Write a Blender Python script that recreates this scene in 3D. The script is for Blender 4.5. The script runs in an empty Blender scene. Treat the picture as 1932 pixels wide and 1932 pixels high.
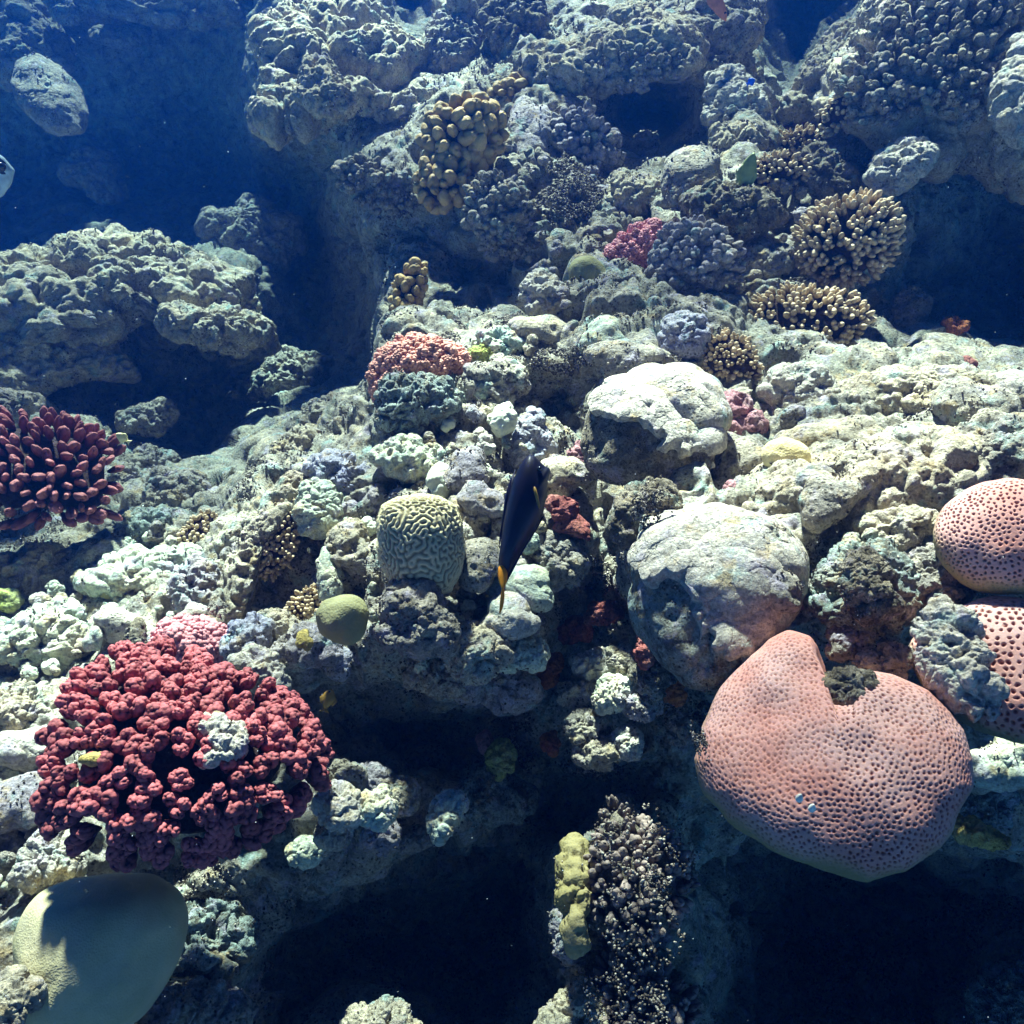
import bpy, bmesh, math, random
import numpy as np
from mathutils import Matrix, Vector

random.seed(7)
RNG = np.random.default_rng(7)
C = bpy.context.scene.collection
SC = bpy.context.scene

# ------------------------------------------------------------------ camera
CAMZ, PITCH, FOV = 2.2, 38.0, 62.0
cam_data = bpy.data.cameras.new('camera')
cam_data.sensor_fit = 'HORIZONTAL'
cam_data.angle = math.radians(FOV)
cam_data.clip_start = 0.02
cam_data.clip_end = 200.0
cam = bpy.data.objects.new('camera', cam_data)
cam.location = (0, 0, CAMZ)
cam.rotation_euler = (math.radians(90 - PITCH), 0, 0)
C.objects.link(cam)
SC.camera = cam

# ------------------------------------------------------------------ light
SUN_TO = np.array([-0.11, 0.665, 0.735]); SUN_TO /= np.linalg.norm(SUN_TO)
world = bpy.data.worlds.new('World')
SC.world = world
world.use_nodes = True
wn, wl = world.node_tree.nodes, world.node_tree.links
bg = wn['Background']
sky = wn.new('ShaderNodeTexSky')
sky.sky_type = 'NISHITA'
sky.sun_disc = False
sky.altitude = 3000
sky.air_density = 0.12
sky.dust_density = 0.0
sky.ozone_density = 2.0
sky.sun_elevation = math.asin(SUN_TO[2])
sky.sun_rotation = math.atan2(SUN_TO[0], SUN_TO[1])
wl.new(sky.outputs[0], bg.inputs['Color'])
bg.inputs['Strength'].default_value = 0.05
sd = bpy.data.lights.new('sun', 'SUN')
sd.energy = 5.0
sd.angle = math.radians(3.0)
sd.color = (1.0, 0.75, 0.66)
sun = bpy.data.objects.new('sun', sd)
sun.rotation_euler = Vector(SUN_TO).to_track_quat('Z', 'Y').to_euler()
sun.location = (0, 0, 6)
C.objects.link(sun)
SC.view_settings.view_transform = 'Standard'
SC.view_settings.look = 'None'
SC.view_settings.exposure = 3.45
SC.view_settings.gamma = 1.0
SC.render.engine = 'CYCLES'
SC.cycles.max_bounces = 6
SC.cycles.diffuse_bounces = 2
SC.cycles.glossy_bounces = 2
SC.cycles.volume_bounces = 1
SC.cycles.use_denoising = True

# ------------------------------------------------------------------ picture -> space
TANH = math.tan(math.radians(FOV / 2))
_p = math.radians(PITCH)
FWD = np.array([0, math.cos(_p), -math.sin(_p)])
UPV = np.array([0, math.sin(_p), math.cos(_p)])
RGT = np.array([1.0, 0, 0])
CAM = np.array([0, 0, CAMZ])
W = 1932.0

def ray(x, y):
    x = np.asarray(x, float); y = np.asarray(y, float)
    cx = (x / W - 0.5) * 2 * TANH
    cy = -(y / W - 0.5) * 2 * TANH
    return FWD + cx[..., None] * RGT + cy[..., None] * UPV

def at(x, y, t):
    return CAM + np.asarray(t, float)[..., None] * ray(x, y)

def px(t):                       # metres that one picture unit covers at depth t
    return 2 * TANH * t / W

# ------------------------------------------------------------------ noise
def _h(ix, iy, iz, seed):
    h = (ix.astype(np.uint32) * np.uint32(374761393) + iy.astype(np.uint32) * np.uint32(668265263)
         + iz.astype(np.uint32) * np.uint32(2147483647 - 1274126177) + np.uint32(seed * 974711 % 4294967291))
    h = (h ^ (h >> np.uint32(13))) * np.uint32(1274126177)
    h = (h ^ (h >> np.uint32(16))) * np.uint32(2246822519)
    h ^= h >> np.uint32(15)
    return h

def _hf(ix, iy, iz, seed):
    return _h(ix, iy, iz, seed).astype(np.float32) * np.float32(1 / 4294967296.0)

def vnoise(P, seed=0):           # -1..1
    P = np.asarray(P, np.float32)
    i = np.floor(P).astype(np.int32)
    f = P - i
    w = f * f * f * (f * (f * 6 - 15) + 10)
    out = 0
    for dx in (0, 1):
        wx = w[:, 0] if dx else 1 - w[:, 0]
        for dy in (0, 1):
            wy = w[:, 1] if dy else 1 - w[:, 1]
            for dz in (0, 1):
                wz = w[:, 2] if dz else 1 - w[:, 2]
                out = out + wx * wy * wz * _hf(i[:, 0] + dx, i[:, 1] + dy, i[:, 2] + dz, seed)
    return out * 2 - 1

def fbm(P, seed=0, octv=3, gain=0.5):
    a, s, out = 1.0, 0.0, 0
    P = np.asarray(P, np.float32)
    for k in range(octv):
        out = out + a * vnoise(P, seed + 17 * k)
        s += a
        a *= gain
        P = P * 2.03 + 11.7
    return out / s

def worley(P, seed=0, jitter=0.9, second=False):
    P = np.asarray(P, np.float32)
    i = np.floor(P).astype(np.int32)
    f = P - i
    d1 = np.full(len(P), 9.0, np.float32)
    d2 = np.full(len(P), 9.0, np.float32)
    for dx in (-1, 0, 1):
        for dy in (-1, 0, 1):
            for dz in (-1, 0, 1):
                h = _h(i[:, 0] + dx, i[:, 1] + dy, i[:, 2] + dz, seed)
                qx = (h & np.uint32(1023)).astype(np.float32) / 1023
                qy = ((h >> np.uint32(10)) & np.uint32(1023)).astype(np.float32) / 1023
                qz = ((h >> np.uint32(20)) & np.uint32(1023)).astype(np.float32) / 1023
                ex = dx + 0.5 + jitter * (qx - 0.5) - f[:, 0]
                ey = dy + 0.5 + jitter * (qy - 0.5) - f[:, 1]
                ez = dz + 0.5 + jitter * (qz - 0.5) - f[:, 2]
                d = ex * ex + ey * ey + ez * ez
                if second:
                    d2 = np.minimum(d2, np.maximum(d1, d))
                d1 = np.minimum(d1, d)
    if second:
        return np.sqrt(d1), np.sqrt(d2)
    return np.sqrt(d1)

def lumps(P, size, seed=0):      # rounded knobs with creases between them, 0..1
    f1 = worley(P / size, seed)
    return np.sqrt(np.clip(1 - (f1 / 0.85) ** 2, 0, 1))

def chunked(fn, P, n=250000):
    return np.concatenate([fn(P[k:k + n]) for k in range(0, len(P), n)])

# ------------------------------------------------------------------ meshes
def new_mesh(name, V, F, smooth=True, attrs=None):
    me = bpy.data.meshes.new(name)
    V = np.ascontiguousarray(V, np.float32)
    F = np.ascontiguousarray(F, np.int32)
    k = F.shape[1]
    me.vertices.add(len(V))
    me.vertices.foreach_set('co', V.ravel())
    me.loops.add(F.size)
    me.loops.foreach_set('vertex_index', F.ravel())
    me.polygons.add(len(F))
    me.polygons.foreach_set('loop_start', np.arange(0, F.size, k, dtype=np.int32))
    me.polygons.foreach_set('use_smooth', np.full(len(F), smooth, bool))
    for nm, arr in (attrs or {}).items():
        a = me.attributes.new(nm, 'FLOAT', 'POINT')
        a.data.foreach_set('value', np.ascontiguousarray(arr, np.float32))
    me.update(calc_edges=True)
    return me

def put(name, me, mat=None, parent=None):
    o = bpy.data.objects.new(name, me)
    if mat is not None and len(me.materials) == 0:
        me.materials.append(mat)
    C.objects.link(o)
    if parent is not None:
        o.parent = parent
    return o

def tag(o, label=None, cat=None, group=None, kind=None):
    if label: o['label'] = label
    if cat: o['category'] = cat
    if group: o['group'] = group
    if kind: o['kind'] = kind
    return o

_ico = {}
def ico(n):
    if n not in _ico:
        if n <= 3:
            bm = bmesh.new()
            bmesh.ops.create_icosphere(bm, subdivisions=n, radius=1.0)
            V = np.array([v.co[:] for v in bm.verts])
            F = np.array([[v.index for v in f.verts] for f in bm.faces])
            bm.free()
        else:
            V, F = ico(n - 1)
            E = np.sort(np.concatenate([F[:, [0, 1]], F[:, [1, 2]], F[:, [2, 0]]]), axis=1)
            key = E[:, 0].astype(np.int64) * len(V) + E[:, 1]
            uq, inv = np.unique(key, return_inverse=True)
            a, b = uq // len(V), uq % len(V)
            mid = V[a] + V[b]
            mid /= np.linalg.norm(mid, axis=1, keepdims=True)
            m = inv.reshape(3, -1) + len(V)
            F = np.concatenate([np.stack([F[:, 0], m[0], m[2]], 1), np.stack([F[:, 1], m[1], m[0]], 1),
                                np.stack([F[:, 2], m[2], m[1]], 1), np.stack([m[0], m[1], m[2]], 1)])
            V = np.concatenate([V, mid])
        _ico[n] = (V, F)
    return _ico[n]

def vnormals(V, F):
    n = np.cross(V[F[:, 1]] - V[F[:, 0]], V[F[:, 2]] - V[F[:, 0]])
    N = np.zeros_like(V)
    for k in range(F.shape[1]):
        for c in range(3):
            N[:, c] += np.bincount(F[:, k], weights=n[:, c], minlength=len(V))
    return N / (np.linalg.norm(N, axis=1, keepdims=True) + 1e-12)
# ------------------------------------------------------------------ materials
class NT:
    def __init__(self, name):
        self.m = bpy.data.materials.new(name)
        self.m.use_nodes = True
        self.t = self.m.node_tree
        self.b = self.t.nodes['Principled BSDF']
        self.b.inputs['Roughness'].default_value = 0.85
        self.b.inputs['Specular IOR Level'].default_value = 0.15
    def n(self, kind, **kw):
        x = self.t.nodes.new('ShaderNode' + kind)
        for k, v in kw.items():
            if k in x.inputs: x.inputs[k].default_value = v
            else: setattr(x, k, v)
        return x
    def l(self, a, b): self.t.links.new(a, b)
    def noise(self, vec, scale, detail=3, rough=0.55):
        x = self.n('TexNoise')
        x.inputs['Scale'].default_value = scale
        x.inputs['Detail'].default_value = detail
        x.inputs['Roughness'].default_value = rough
        self.l(vec, x.inputs['Vector'])
        return x.outputs['Fac']
    def ramp(self, fac, stops, interp='LINEAR'):
        x = self.n('ValToRGB')
        cr = x.color_ramp
        cr.interpolation = interp
        while len(cr.elements) < len(stops): cr.elements.new(0.5)
        for e, (p, c) in zip(cr.elements, stops):
            e.position = p
            e.color = (*c, 1) if isinstance(c, tuple) else (c, c, c, 1)
        self.l(fac, x.inputs[0])
        return x.outputs[0]
    def mix(self, fac, a, b, blend='MIX'):
        x = self.n('Mix', data_type='RGBA', blend_type=blend)
        for s, v in ((0, fac), (6, a), (7, b)):
            if isinstance(v, tuple): x.inputs[s].default_value = (*v, 1)
            elif isinstance(v, (int, float)): x.inputs[s].default_value = v
            else: self.l(v, x.inputs[s])
        return x.outputs[2]
    def math(self, op, a, b=0.0):
        x = self.n('Math', operation=op)
        for s, v in ((0, a), (1, b)):
            if isinstance(v, (int, float)): x.inputs[s].default_value = v
            else: self.l(v, x.inputs[s])
        return x.outputs[0]
    def bump(self, h, dist, strength=1.0, prev=None):
        x = self.n('Bump')
        x.inputs['Distance'].default_value = dist
        x.inputs['Strength'].default_value = strength
        self.l(h, x.inputs['Height'])
        if prev is not None: self.l(prev, x.inputs['Normal'])
        return x.outputs[0]
    def done(self, col, normal=None):
        self.l(col, self.b.inputs['Base Color'])
        if normal is not None: self.l(normal, self.b.inputs['Normal'])
        return self.m

def world_pos(t):
    return t.n('NewGeometry').outputs['Position']

def rock_mat(name, a, b, c, turf=(0.10, 0.085, 0.06), turf_amt=0.45, speck=0.5, fine=1.0, bumpd=0.004, patch=9.0, stain=0.7):
    """Reef rock: three body colours in patches, brown turf in patches of its own, dark pinholes."""
    t = NT(name)
    p = world_pos(t)
    n1 = t.noise(p, patch, 4, 0.6)
    n2 = t.noise(p, patch * 3.1, 4, 0.65)
    col = t.ramp(n1, [(0.36, a), (0.5, b), (0.62, c)])
    col = t.mix(t.ramp(n2, [(0.45, 0.0), (0.7, 0.55)]), col, tuple(min(1, v * 1.35 + 0.03) for v in a))
    n3 = t.noise(p, 26 * fine, 6, 0.72)
    lo = 0.70 - 0.33 * turf_amt
    tm = t.ramp(n3, [(lo, 0.0), (lo + 0.10, 0.85)])
    col = t.mix(tm, col, turf)
    # pinholes
    v = t.n('TexVoronoi', feature='F1')
    v.inputs['Scale'].default_value = 130 * fine
    t.l(p, v.inputs['Vector'])
    hole = t.ramp(v.outputs['Distance'], [(0.12, 1.0), (0.34, 0.0)])
    area = t.ramp(t.noise(p, 16, 3), [(0.62 - 0.3 * speck, 0.0), (0.72 - 0.3 * speck, 1.0)])
    hm = t.math('MULTIPLY', t.math('MULTIPLY', hole, area), 0.85)
    col = t.mix(hm, col, tuple(v_ * 0.6 for v_ in turf))
    # growth films: teal, lilac and ochre stains a few centimetres wide
    for sc_, sh, cc in ((19, 0.0, (0.26, 0.40, 0.38)), (23, 3.1, (0.42, 0.37, 0.47)), (28, 7.7, (0.44, 0.32, 0.16))):
        mp = t.n('Mapping'); mp.inputs['Location'].default_value = (sh, sh * 1.7, -sh)
        t.l(p, mp.inputs['Vector'])
        col = t.mix(t.ramp(t.noise(mp.outputs[0], sc_, 4, 0.65), [(0.56, 0.0), (0.68, stain)]), col, cc)
    f = t.noise(p, 210 * fine, 5, 0.75)
    col = t.mix(0.75, col, t.ramp(f, [(0.3, 0.35), (0.5, 1.0), (0.7, 1.6)]), 'MULTIPLY')
    col = t.mix(0.7, col, t.ramp(t.noise(p, 62, 5, 0.75), [(0.3, (0.45, 0.40, 0.33)), (0.48, (1.0, 1.0, 1.0)), (0.7, (1.25, 1.22, 1.12))]), 'MULTIPLY')
    h = t.math('ADD', t.math('MULTIPLY', t.noise(p, 75 * fine, 5, 0.7), 1.0), t.math('MULTIPLY', hm, -0.5))
    nb = t.bump(h, bumpd * 2.8, 1.0)
    nb = t.bump(f, bumpd * 1.0, 0.9, nb)
    return t.done(col, nb)

M = {}
M['terrain'] = rock_mat('reef_terrain', (0.48, 0.42, 0.31), (0.27, 0.25, 0.22), (0.34, 0.33, 0.26), turf=(0.12, 0.095, 0.065), turf_amt=0.5, speck=0.8)
M['cream'] = rock_mat('cream_rock', (0.55, 0.46, 0.32), (0.36, 0.32, 0.25), (0.45, 0.37, 0.28), turf_amt=0.25, speck=0.5)
M['white'] = rock_mat('pale_rock', (0.54, 0.48, 0.39), (0.40, 0.37, 0.33), (0.48, 0.43, 0.35), turf_amt=0.12, speck=0.35, bumpd=0.003)
M['lilac'] = rock_mat('lilac_rock', (0.40, 0.35, 0.36), (0.29, 0.26, 0.29), (0.45, 0.39, 0.33), turf_amt=0.25, speck=0.5)
M['mint'] = rock_mat('mint_rock', (0.45, 0.46, 0.33), (0.33, 0.37, 0.31), (0.50, 0.46, 0.33), turf_amt=0.15, speck=0.3, bumpd=0.002)
M['grey'] = rock_mat('grey_rock', (0.38, 0.33, 0.26), (0.24, 0.22, 0.20), (0.42, 0.37, 0.28), turf_amt=0.45, speck=0.8)
M['turf'] = rock_mat('turf_rock', (0.36, 0.30, 0.21), (0.24, 0.20, 0.15), (0.44, 0.39, 0.31), turf_amt=0.7, speck=1.0, fine=1.3, bumpd=0.006)
M['teal'] = rock_mat('teal_rock', (0.29, 0.34, 0.30), (0.22, 0.26, 0.25), (0.36, 0.36, 0.30), turf_amt=0.6, speck=0.9, fine=1.2)
M['violet'] = rock_mat('violet_rock', (0.33, 0.32, 0.44), (0.36, 0.35, 0.40), (0.42, 0.40, 0.43), turf_amt=0.2, speck=0.4)
M['red'] = rock_mat('red_crust', (0.34, 0.10, 0.085), (0.24, 0.07, 0.06), (0.44, 0.20, 0.16), turf=(0.12, 0.03, 0.02), turf_amt=0.2, speck=0.4, patch=20, stain=0.1)
M['orange'] = rock_mat('orange_crust', (0.45, 0.15, 0.04), (0.35, 0.12, 0.04), (0.40, 0.10, 0.07), turf=(0.12, 0.05, 0.02), turf_amt=0.35, speck=0.4, patch=20, stain=0.1)
M['yellow'] = rock_mat('yellow_crust', (0.62, 0.47, 0.14), (0.50, 0.38, 0.12), (0.62, 0.52, 0.24), turf=(0.25, 0.16, 0.05), turf_amt=0.2, speck=0.3, patch=20, stain=0.1)
M['lime'] = rock_mat('lime_crust', (0.42, 0.45, 0.10), (0.34, 0.38, 0.12), (0.45, 0.47, 0.22), turf=(0.15, 0.16, 0.05), turf_amt=0.25, speck=0.4, patch=20, stain=0.1)
M['pink'] = rock_mat('pink_crust', (0.52, 0.26, 0.28), (0.42, 0.20, 0.22), (0.50, 0.32, 0.32), turf=(0.2, 0.08, 0.08), turf_amt=0.2, speck=0.4, patch=20, stain=0.1)

def smooth_coral(name, a, b, bumps=260, d=0.0012):
    t = NT(name)
    p = world_pos(t)
    col = t.ramp(t.noise(p, 14, 4), [(0.38, a), (0.64, b)])
    v = t.n('TexVoronoi', feature='F1')
    v.inputs['Scale'].default_value = bumps
    t.l(p, v.inputs['Vector'])
    col = t.mix(t.ramp(v.outputs['Distance'], [(0.0, 0.30), (0.35, 0.0)]), col, tuple(x * 0.45 for x in a))
    nb = t.bump(v.outputs['Distance'], d, 0.6)
    nb = t.bump(t.noise(p, 40, 3), 0.004, 0.4, nb)
    return t.done(col, nb)
M['olive'] = smooth_coral('olive_coral', (0.27, 0.25, 0.12), (0.36, 0.34, 0.18))
M['lobe'] = smooth_coral('olive_yellow_coral', (0.27, 0.22, 0.09), (0.35, 0.28, 0.14), 300)
M['boulder'] = smooth_coral('olive_boulder_coral', (0.42, 0.38, 0.21), (0.54, 0.46, 0.28), 420, 0.0008)
M['mustard'] = smooth_coral('mustard_coral', (0.70, 0.54, 0.24), (0.76, 0.64, 0.36), 300)
M['palegreen'] = smooth_coral('pale_green_coral', (0.50, 0.52, 0.40), (0.56, 0.55, 0.43), 180)

def tip_mat(name, base, tip, attr='tip', lo=0.35, hi=0.95, var=0.25, gloss=0.2):
    t = NT(name)
    p = world_pos(t)
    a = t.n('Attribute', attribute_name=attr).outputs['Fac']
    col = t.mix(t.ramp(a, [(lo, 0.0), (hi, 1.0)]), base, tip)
    r = t.n('ObjectInfo').outputs['Random']
    col = t.mix(1.0, col, t.ramp(r, [(0.0, 1.0 - var), (1.0, 1.0 + var)]), 'MULTIPLY')
    f = t.noise(p, 320, 4, 0.7)
    col = t.mix(0.5, col, t.ramp(f, [(0.3, 0.6), (0.7, 1.4)]), 'MULTIPLY')
    nb = t.bump(f, 0.0015, 0.7)
    t.b.inputs['Specular IOR Level'].default_value = gloss
    t.b.inputs['Roughness'].default_value = 0.6
    return t.done(col, nb)
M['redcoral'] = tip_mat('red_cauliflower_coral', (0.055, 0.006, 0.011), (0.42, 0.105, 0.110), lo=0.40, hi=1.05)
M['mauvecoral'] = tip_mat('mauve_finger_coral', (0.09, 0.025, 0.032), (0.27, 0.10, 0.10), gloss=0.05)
M['salmoncoral'] = tip_mat('salmon_knob_coral', (0.45, 0.16, 0.12), (0.62, 0.29, 0.22))
M['pinkcoral'] = tip_mat('pink_knob_coral', (0.42, 0.12, 0.14), (0.60, 0.25, 0.26))
M['tancoral'] = tip_mat('tan_knob_coral', (0.24, 0.14, 0.045), (0.46, 0.30, 0.12))
M['brownfinger'] = tip_mat('brown_finger_coral', (0.17, 0.11, 0.06), (0.56, 0.42, 0.26), lo=0.4, hi=0.95)
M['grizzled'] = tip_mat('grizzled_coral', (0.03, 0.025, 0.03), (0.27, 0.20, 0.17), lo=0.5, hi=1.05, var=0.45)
M['greyfinger'] = tip_mat('grey_finger_coral', (0.20, 0.19, 0.18), (0.45, 0.44, 0.42))
M['turftuft'] = tip_mat('turf_tuft', (0.06, 0.045, 0.035), (0.55, 0.47, 0.38), attr='rnd', lo=0.25, hi=1.0, var=0.05)
M['core'] = rock_mat('coral_core', (0.05, 0.022, 0.018), (0.04, 0.02, 0.02), (0.06, 0.03, 0.025), turf=(0.03, 0.02, 0.02), turf_amt=0.6, stain=0.1)

def honey_mat():
    t = NT('pink_honeycomb_coral')
    p = world_pos(t)
    a = t.n('Attribute', attribute_name='cell').outputs['Fac']
    wall = t.ramp(t.noise(p, 9, 4), [(0.38, (0.56, 0.245, 0.195)), (0.62, (0.62, 0.36, 0.315))])
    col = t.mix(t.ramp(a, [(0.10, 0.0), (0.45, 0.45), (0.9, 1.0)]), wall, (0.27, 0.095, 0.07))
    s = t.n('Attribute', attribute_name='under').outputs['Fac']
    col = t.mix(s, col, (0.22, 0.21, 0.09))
    f = t.noise(p, 420, 4, 0.7)
    col = t.mix(0.35, col, t.ramp(f, [(0.3, 0.6), (0.7, 1.4)]), 'MULTIPLY')
    nb = t.bump(a, 0.004, -0.8)
    nb = t.bump(f, 0.001, 0.6, nb)
    x = t.done(col, nb)
    return x
M['honey'] = honey_mat()

def brain_mat():
    t = NT('brain_coral')
    p = world_pos(t)
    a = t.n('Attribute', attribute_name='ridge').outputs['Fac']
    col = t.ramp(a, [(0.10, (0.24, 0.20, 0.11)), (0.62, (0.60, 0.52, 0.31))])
    f = t.noise(p, 350, 4, 0.7)
    col = t.mix(0.4, col, t.ramp(f, [(0.3, 0.6), (0.7, 1.4)]), 'MULTIPLY')
    return t.done(col, t.bump(f, 0.001, 0.5))
M['brain'] = brain_mat()

def plain(name, c, rough=0.5, spec=0.3, noise=60, var=0.3):
    t = NT(name)
    co = t.n('TexCoord').outputs['Object']
    col = t.mix(1.0, c, t.ramp(t.noise(co, noise, 4), [(0.3, 1 - var), (0.7, 1 + var)]), 'MULTIPLY')
    t.b.inputs['Roughness'].default_value = rough
    t.b.inputs['Specular IOR Level'].default_value = spec
    return t.done(col)
M['tang'] = plain('indigo_fish_skin', (0.004, 0.003, 0.019), 0.45, 0.4, 90, 0.4)
M['tangfin'] = plain('dark_fin', (0.008, 0.006, 0.035), 0.5, 0.3)
M['tangtail'] = plain('orange_fin', (0.75, 0.27, 0.01), 0.5, 0.3)
M['pectoral'] = plain('ochre_fin', (0.30, 0.17, 0.03), 0.5, 0.3)
M['eye'] = plain('fish_eye', (0.01, 0.01, 0.012), 0.15, 0.6)
M['greenfish'] = plain('green_fish_skin', (0.24, 0.28, 0.10), 0.5, 0.3)
M['salmonfish'] = plain('salmon_fish_skin', (0.55, 0.19, 0.11), 0.5, 0.3)
M['bluefish'] = plain('blue_fish_skin', (0.005, 0.12, 0.75), 0.5, 0.3)
M['yellowfish'] = plain('pale_yellow_fish_skin', (0.62, 0.55, 0.26), 0.5, 0.3)
M['stripe'] = plain('dark_stripe', (0.01, 0.02, 0.06), 0.5, 0.3)
M['whitefish'] = plain('silver_fish_skin', (0.40, 0.50, 0.55), 0.4, 0.4)
M['worm'] = plain('white_worm_plume', (0.80, 0.78, 0.66), 0.7, 0.2)
M['snow'] = plain('pale_particle', (0.8, 0.8, 0.75), 0.8, 0.1)
# ------------------------------------------------------------------ reef terrain: depth along the view axis at scattered spots
ROWS = {
 -500: '-450:4.4,250:4.4,700:4.2,1000:4.2,1400:4,1932:3.4,2400:3',
 0: '0:4.0,250:4.0,450:3.9,600:3.0,720:3.2,780:3.9,850:2.8,1000:3.0,1200:2.9,1380:2.9,1500:4.2,1600:3.6,1680:2.4,1932:2.2',
 120: '60:4.3,250:4.3,420:4.3,520:3.15,640:2.9,780:2.9,870:3.0,1000:2.7,1150:2.75,1250:2.7,1400:2.7,1500:3.9,1620:2.45,1750:2.25,1932:2.15',
 220: '0:4.6,100:4.6,300:4.65,420:4.6,500:3.3,650:3.0,760:2.9,800:2.6,880:2.4,980:2.4,1080:2.4,1180:3.5,1270:3.4,1350:2.45,1430:2.4,1500:2.9,1600:2.35,1700:2.3,1800:2.4,1932:2.4',
 330: '0:4.7,250:4.9,420:4.8,550:4.2,650:3.3,700:2.45,800:2.3,880:2.25,1000:2.25,1100:2.25,1200:2.35,1300:2.2,1420:2.1,1550:2.15,1650:2.15,1750:2.6,1932:2.7',
 430: '0:4.3,200:3.9,350:4.2,480:3.9,600:4.0,700:2.6,800:2.5,900:2.25,1000:2.2,1100:2.2,1200:2.15,1300:2.05,1400:2.05,1500:2.1,1600:2.0,1700:2.2,1800:2.6,1932:2.7',
 530: '0:3.2,150:3.0,300:2.95,450:2.9,550:3.8,650:3.6,700:3.2,730:2.5,780:2.3,880:2.5,960:2.3,1030:1.97,1110:1.95,1200:2.0,1300:1.95,1400:1.95,1500:1.95,1600:2.02,1700:2.3,1850:2.6,1932:2.6',
 620: '0:2.7,150:2.7,300:2.8,450:2.95,550:3.6,650:3.4,700:3.0,735:2.05,760:1.98,850:1.95,950:1.85,1050:1.8,1200:1.8,1300:1.78,1400:1.85,1500:1.87,1600:1.97,1700:2.15,1850:2.4,1932:2.4',
 700: '0:2.6,100:2.7,250:3.1,400:3.2,520:3.3,620:3.2,695:2.9,725:1.87,745:1.83,850:1.78,950:1.74,1050:1.75,1150:1.7,1250:1.66,1350:1.65,1450:1.7,1550:1.65,1650:1.6,1780:1.6,1932:1.65',
 760: '0:2.3,100:2.5,250:2.95,400:3.0,500:2.95,560:2.8,605:2.7,637:2.05,720:1.8,850:1.7,950:1.68,1060:1.95,1130:1.72,1250:1.6,1350:1.6,1420:1.65,1500:1.58,1650:1.52,1800:1.5,1932:1.5',
 850: '0:2.1,120:2.1,240:2.45,350:2.65,430:2.6,478:1.98,510:1.9,600:1.8,720:1.65,850:1.6,980:1.58,1060:1.68,1130:1.68,1250:1.58,1350:1.55,1450:1.5,1600:1.42,1750:1.4,1932:1.38',
 940: '0:2.05,120:2.05,230:1.95,300:1.95,400:1.85,500:1.72,620:1.63,720:1.6,850:1.54,980:1.5,1080:1.52,1140:1.65,1220:1.45,1300:1.38,1450:1.35,1600:1.3,1750:1.28,1932:1.25',
 1020: '0:1.9,100:1.9,200:1.82,300:1.76,400:1.7,470:1.62,530:1.62,600:1.58,720:1.54,850:1.47,1000:1.45,1100:1.52,1150:1.65,1250:1.38,1350:1.32,1500:1.25,1650:1.22,1750:1.25,1900:1.2',
 1100: '0:1.68,120:1.65,270:1.62,400:1.6,480:1.62,530:1.64,600:1.52,700:1.47,850:1.44,960:1.42,1030:1.47,1100:1.68,1160:1.55,1230:1.42,1350:1.34,1480:1.28,1600:1.27,1720:1.3,1850:1.25,1932:1.25',
 1180: '0:1.58,120:1.55,250:1.52,400:1.48,520:1.5,600:1.45,700:1.42,800:1.38,900:1.38,1000:1.4,1060:1.62,1130:1.65,1190:1.5,1250:1.44,1350:1.38,1450:1.33,1550:1.28,1700:1.28,1850:1.25,1932:1.25',
 1260: '0:1.45,100:1.42,200:1.42,400:1.4,550:1.38,650:1.42,740:1.44,820:1.42,900:1.38,980:1.4,1050:1.62,1130:1.55,1230:1.5,1290:1.44,1380:1.38,1500:1.32,1600:1.3,1750:1.28,1932:1.3',
 1340: '0:1.38,100:1.36,300:1.38,450:1.38,550:1.38,640:1.55,740:1.65,850:1.62,950:1.58,1060:1.52,1150:1.46,1250:1.47,1320:1.47,1450:1.38,1650:1.33,1800:1.32,1932:1.33',
 1430: '0:1.3,100:1.3,300:1.33,500:1.38,640:1.55,740:1.65,850:1.68,950:1.52,1040:1.62,1130:1.47,1250:1.5,1350:1.42,1500:1.32,1700:1.3,1850:1.33,1932:1.35',
 1530: '0:1.22,100:1.22,300:1.27,500:1.32,600:1.27,700:1.30,780:1.42,850:1.44,950:1.5,1050:1.65,1150:1.47,1250:1.42,1350:1.6,1500:1.75,1700:1.75,1850:1.6,1932:1.55',
 1620: '0:1.15,100:1.17,300:1.27,500:1.32,620:1.38,750:1.52,880:1.62,980:1.67,1050:1.48,1150:1.28,1250:1.37,1350:1.8,1500:2.1,1700:2.1,1850:1.9,1932:1.8',
 1720: '0:1.10,60:1.14,200:1.24,400:1.28,550:1.42,700:1.62,850:1.7,980:1.7,1060:1.42,1150:1.28,1250:1.37,1350:1.85,1500:2.15,1700:2.15,1932:1.9',
 1820: '0:1.04,60:1.12,250:1.26,400:1.27,500:1.42,650:1.62,800:1.7,980:1.66,1080:1.38,1170:1.28,1280:1.42,1400:1.95,1600:2.1,1800:2.0,1932:1.75',
 1932: '0:1.0,100:1.1,250:1.2,400:1.22,550:1.36,700:1.25,800:1.42,950:1.5,1060:1.25,1180:1.22,1280:1.42,1400:1.85,1650:1.95,1932:1.7',
 2400: '-450:.9,0:.9,500:1.05,1000:1.1,1500:1.4,1932:1.4,2400:1.3',
}
pts = []
for yy, s in ROWS.items():
    r = [tuple(map(float, q.split(':'))) for q in s.split(',')]
    if r[0][0] > -400:
        r = [(-450.0, r[0][1] * 1.03)] + r
    if r[-1][0] < 2300:
        r = r + [(2400.0, r[-1][1] * 1.02)]
    pts += [(x_, float(yy), t_) for x_, t_ in r]
pts = np.array(pts)
XY, LT = pts[:, :2] / 500.0, np.log(pts[:, 2])
D = np.linalg.norm(XY[:, None] - XY[None], axis=2)
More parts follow.
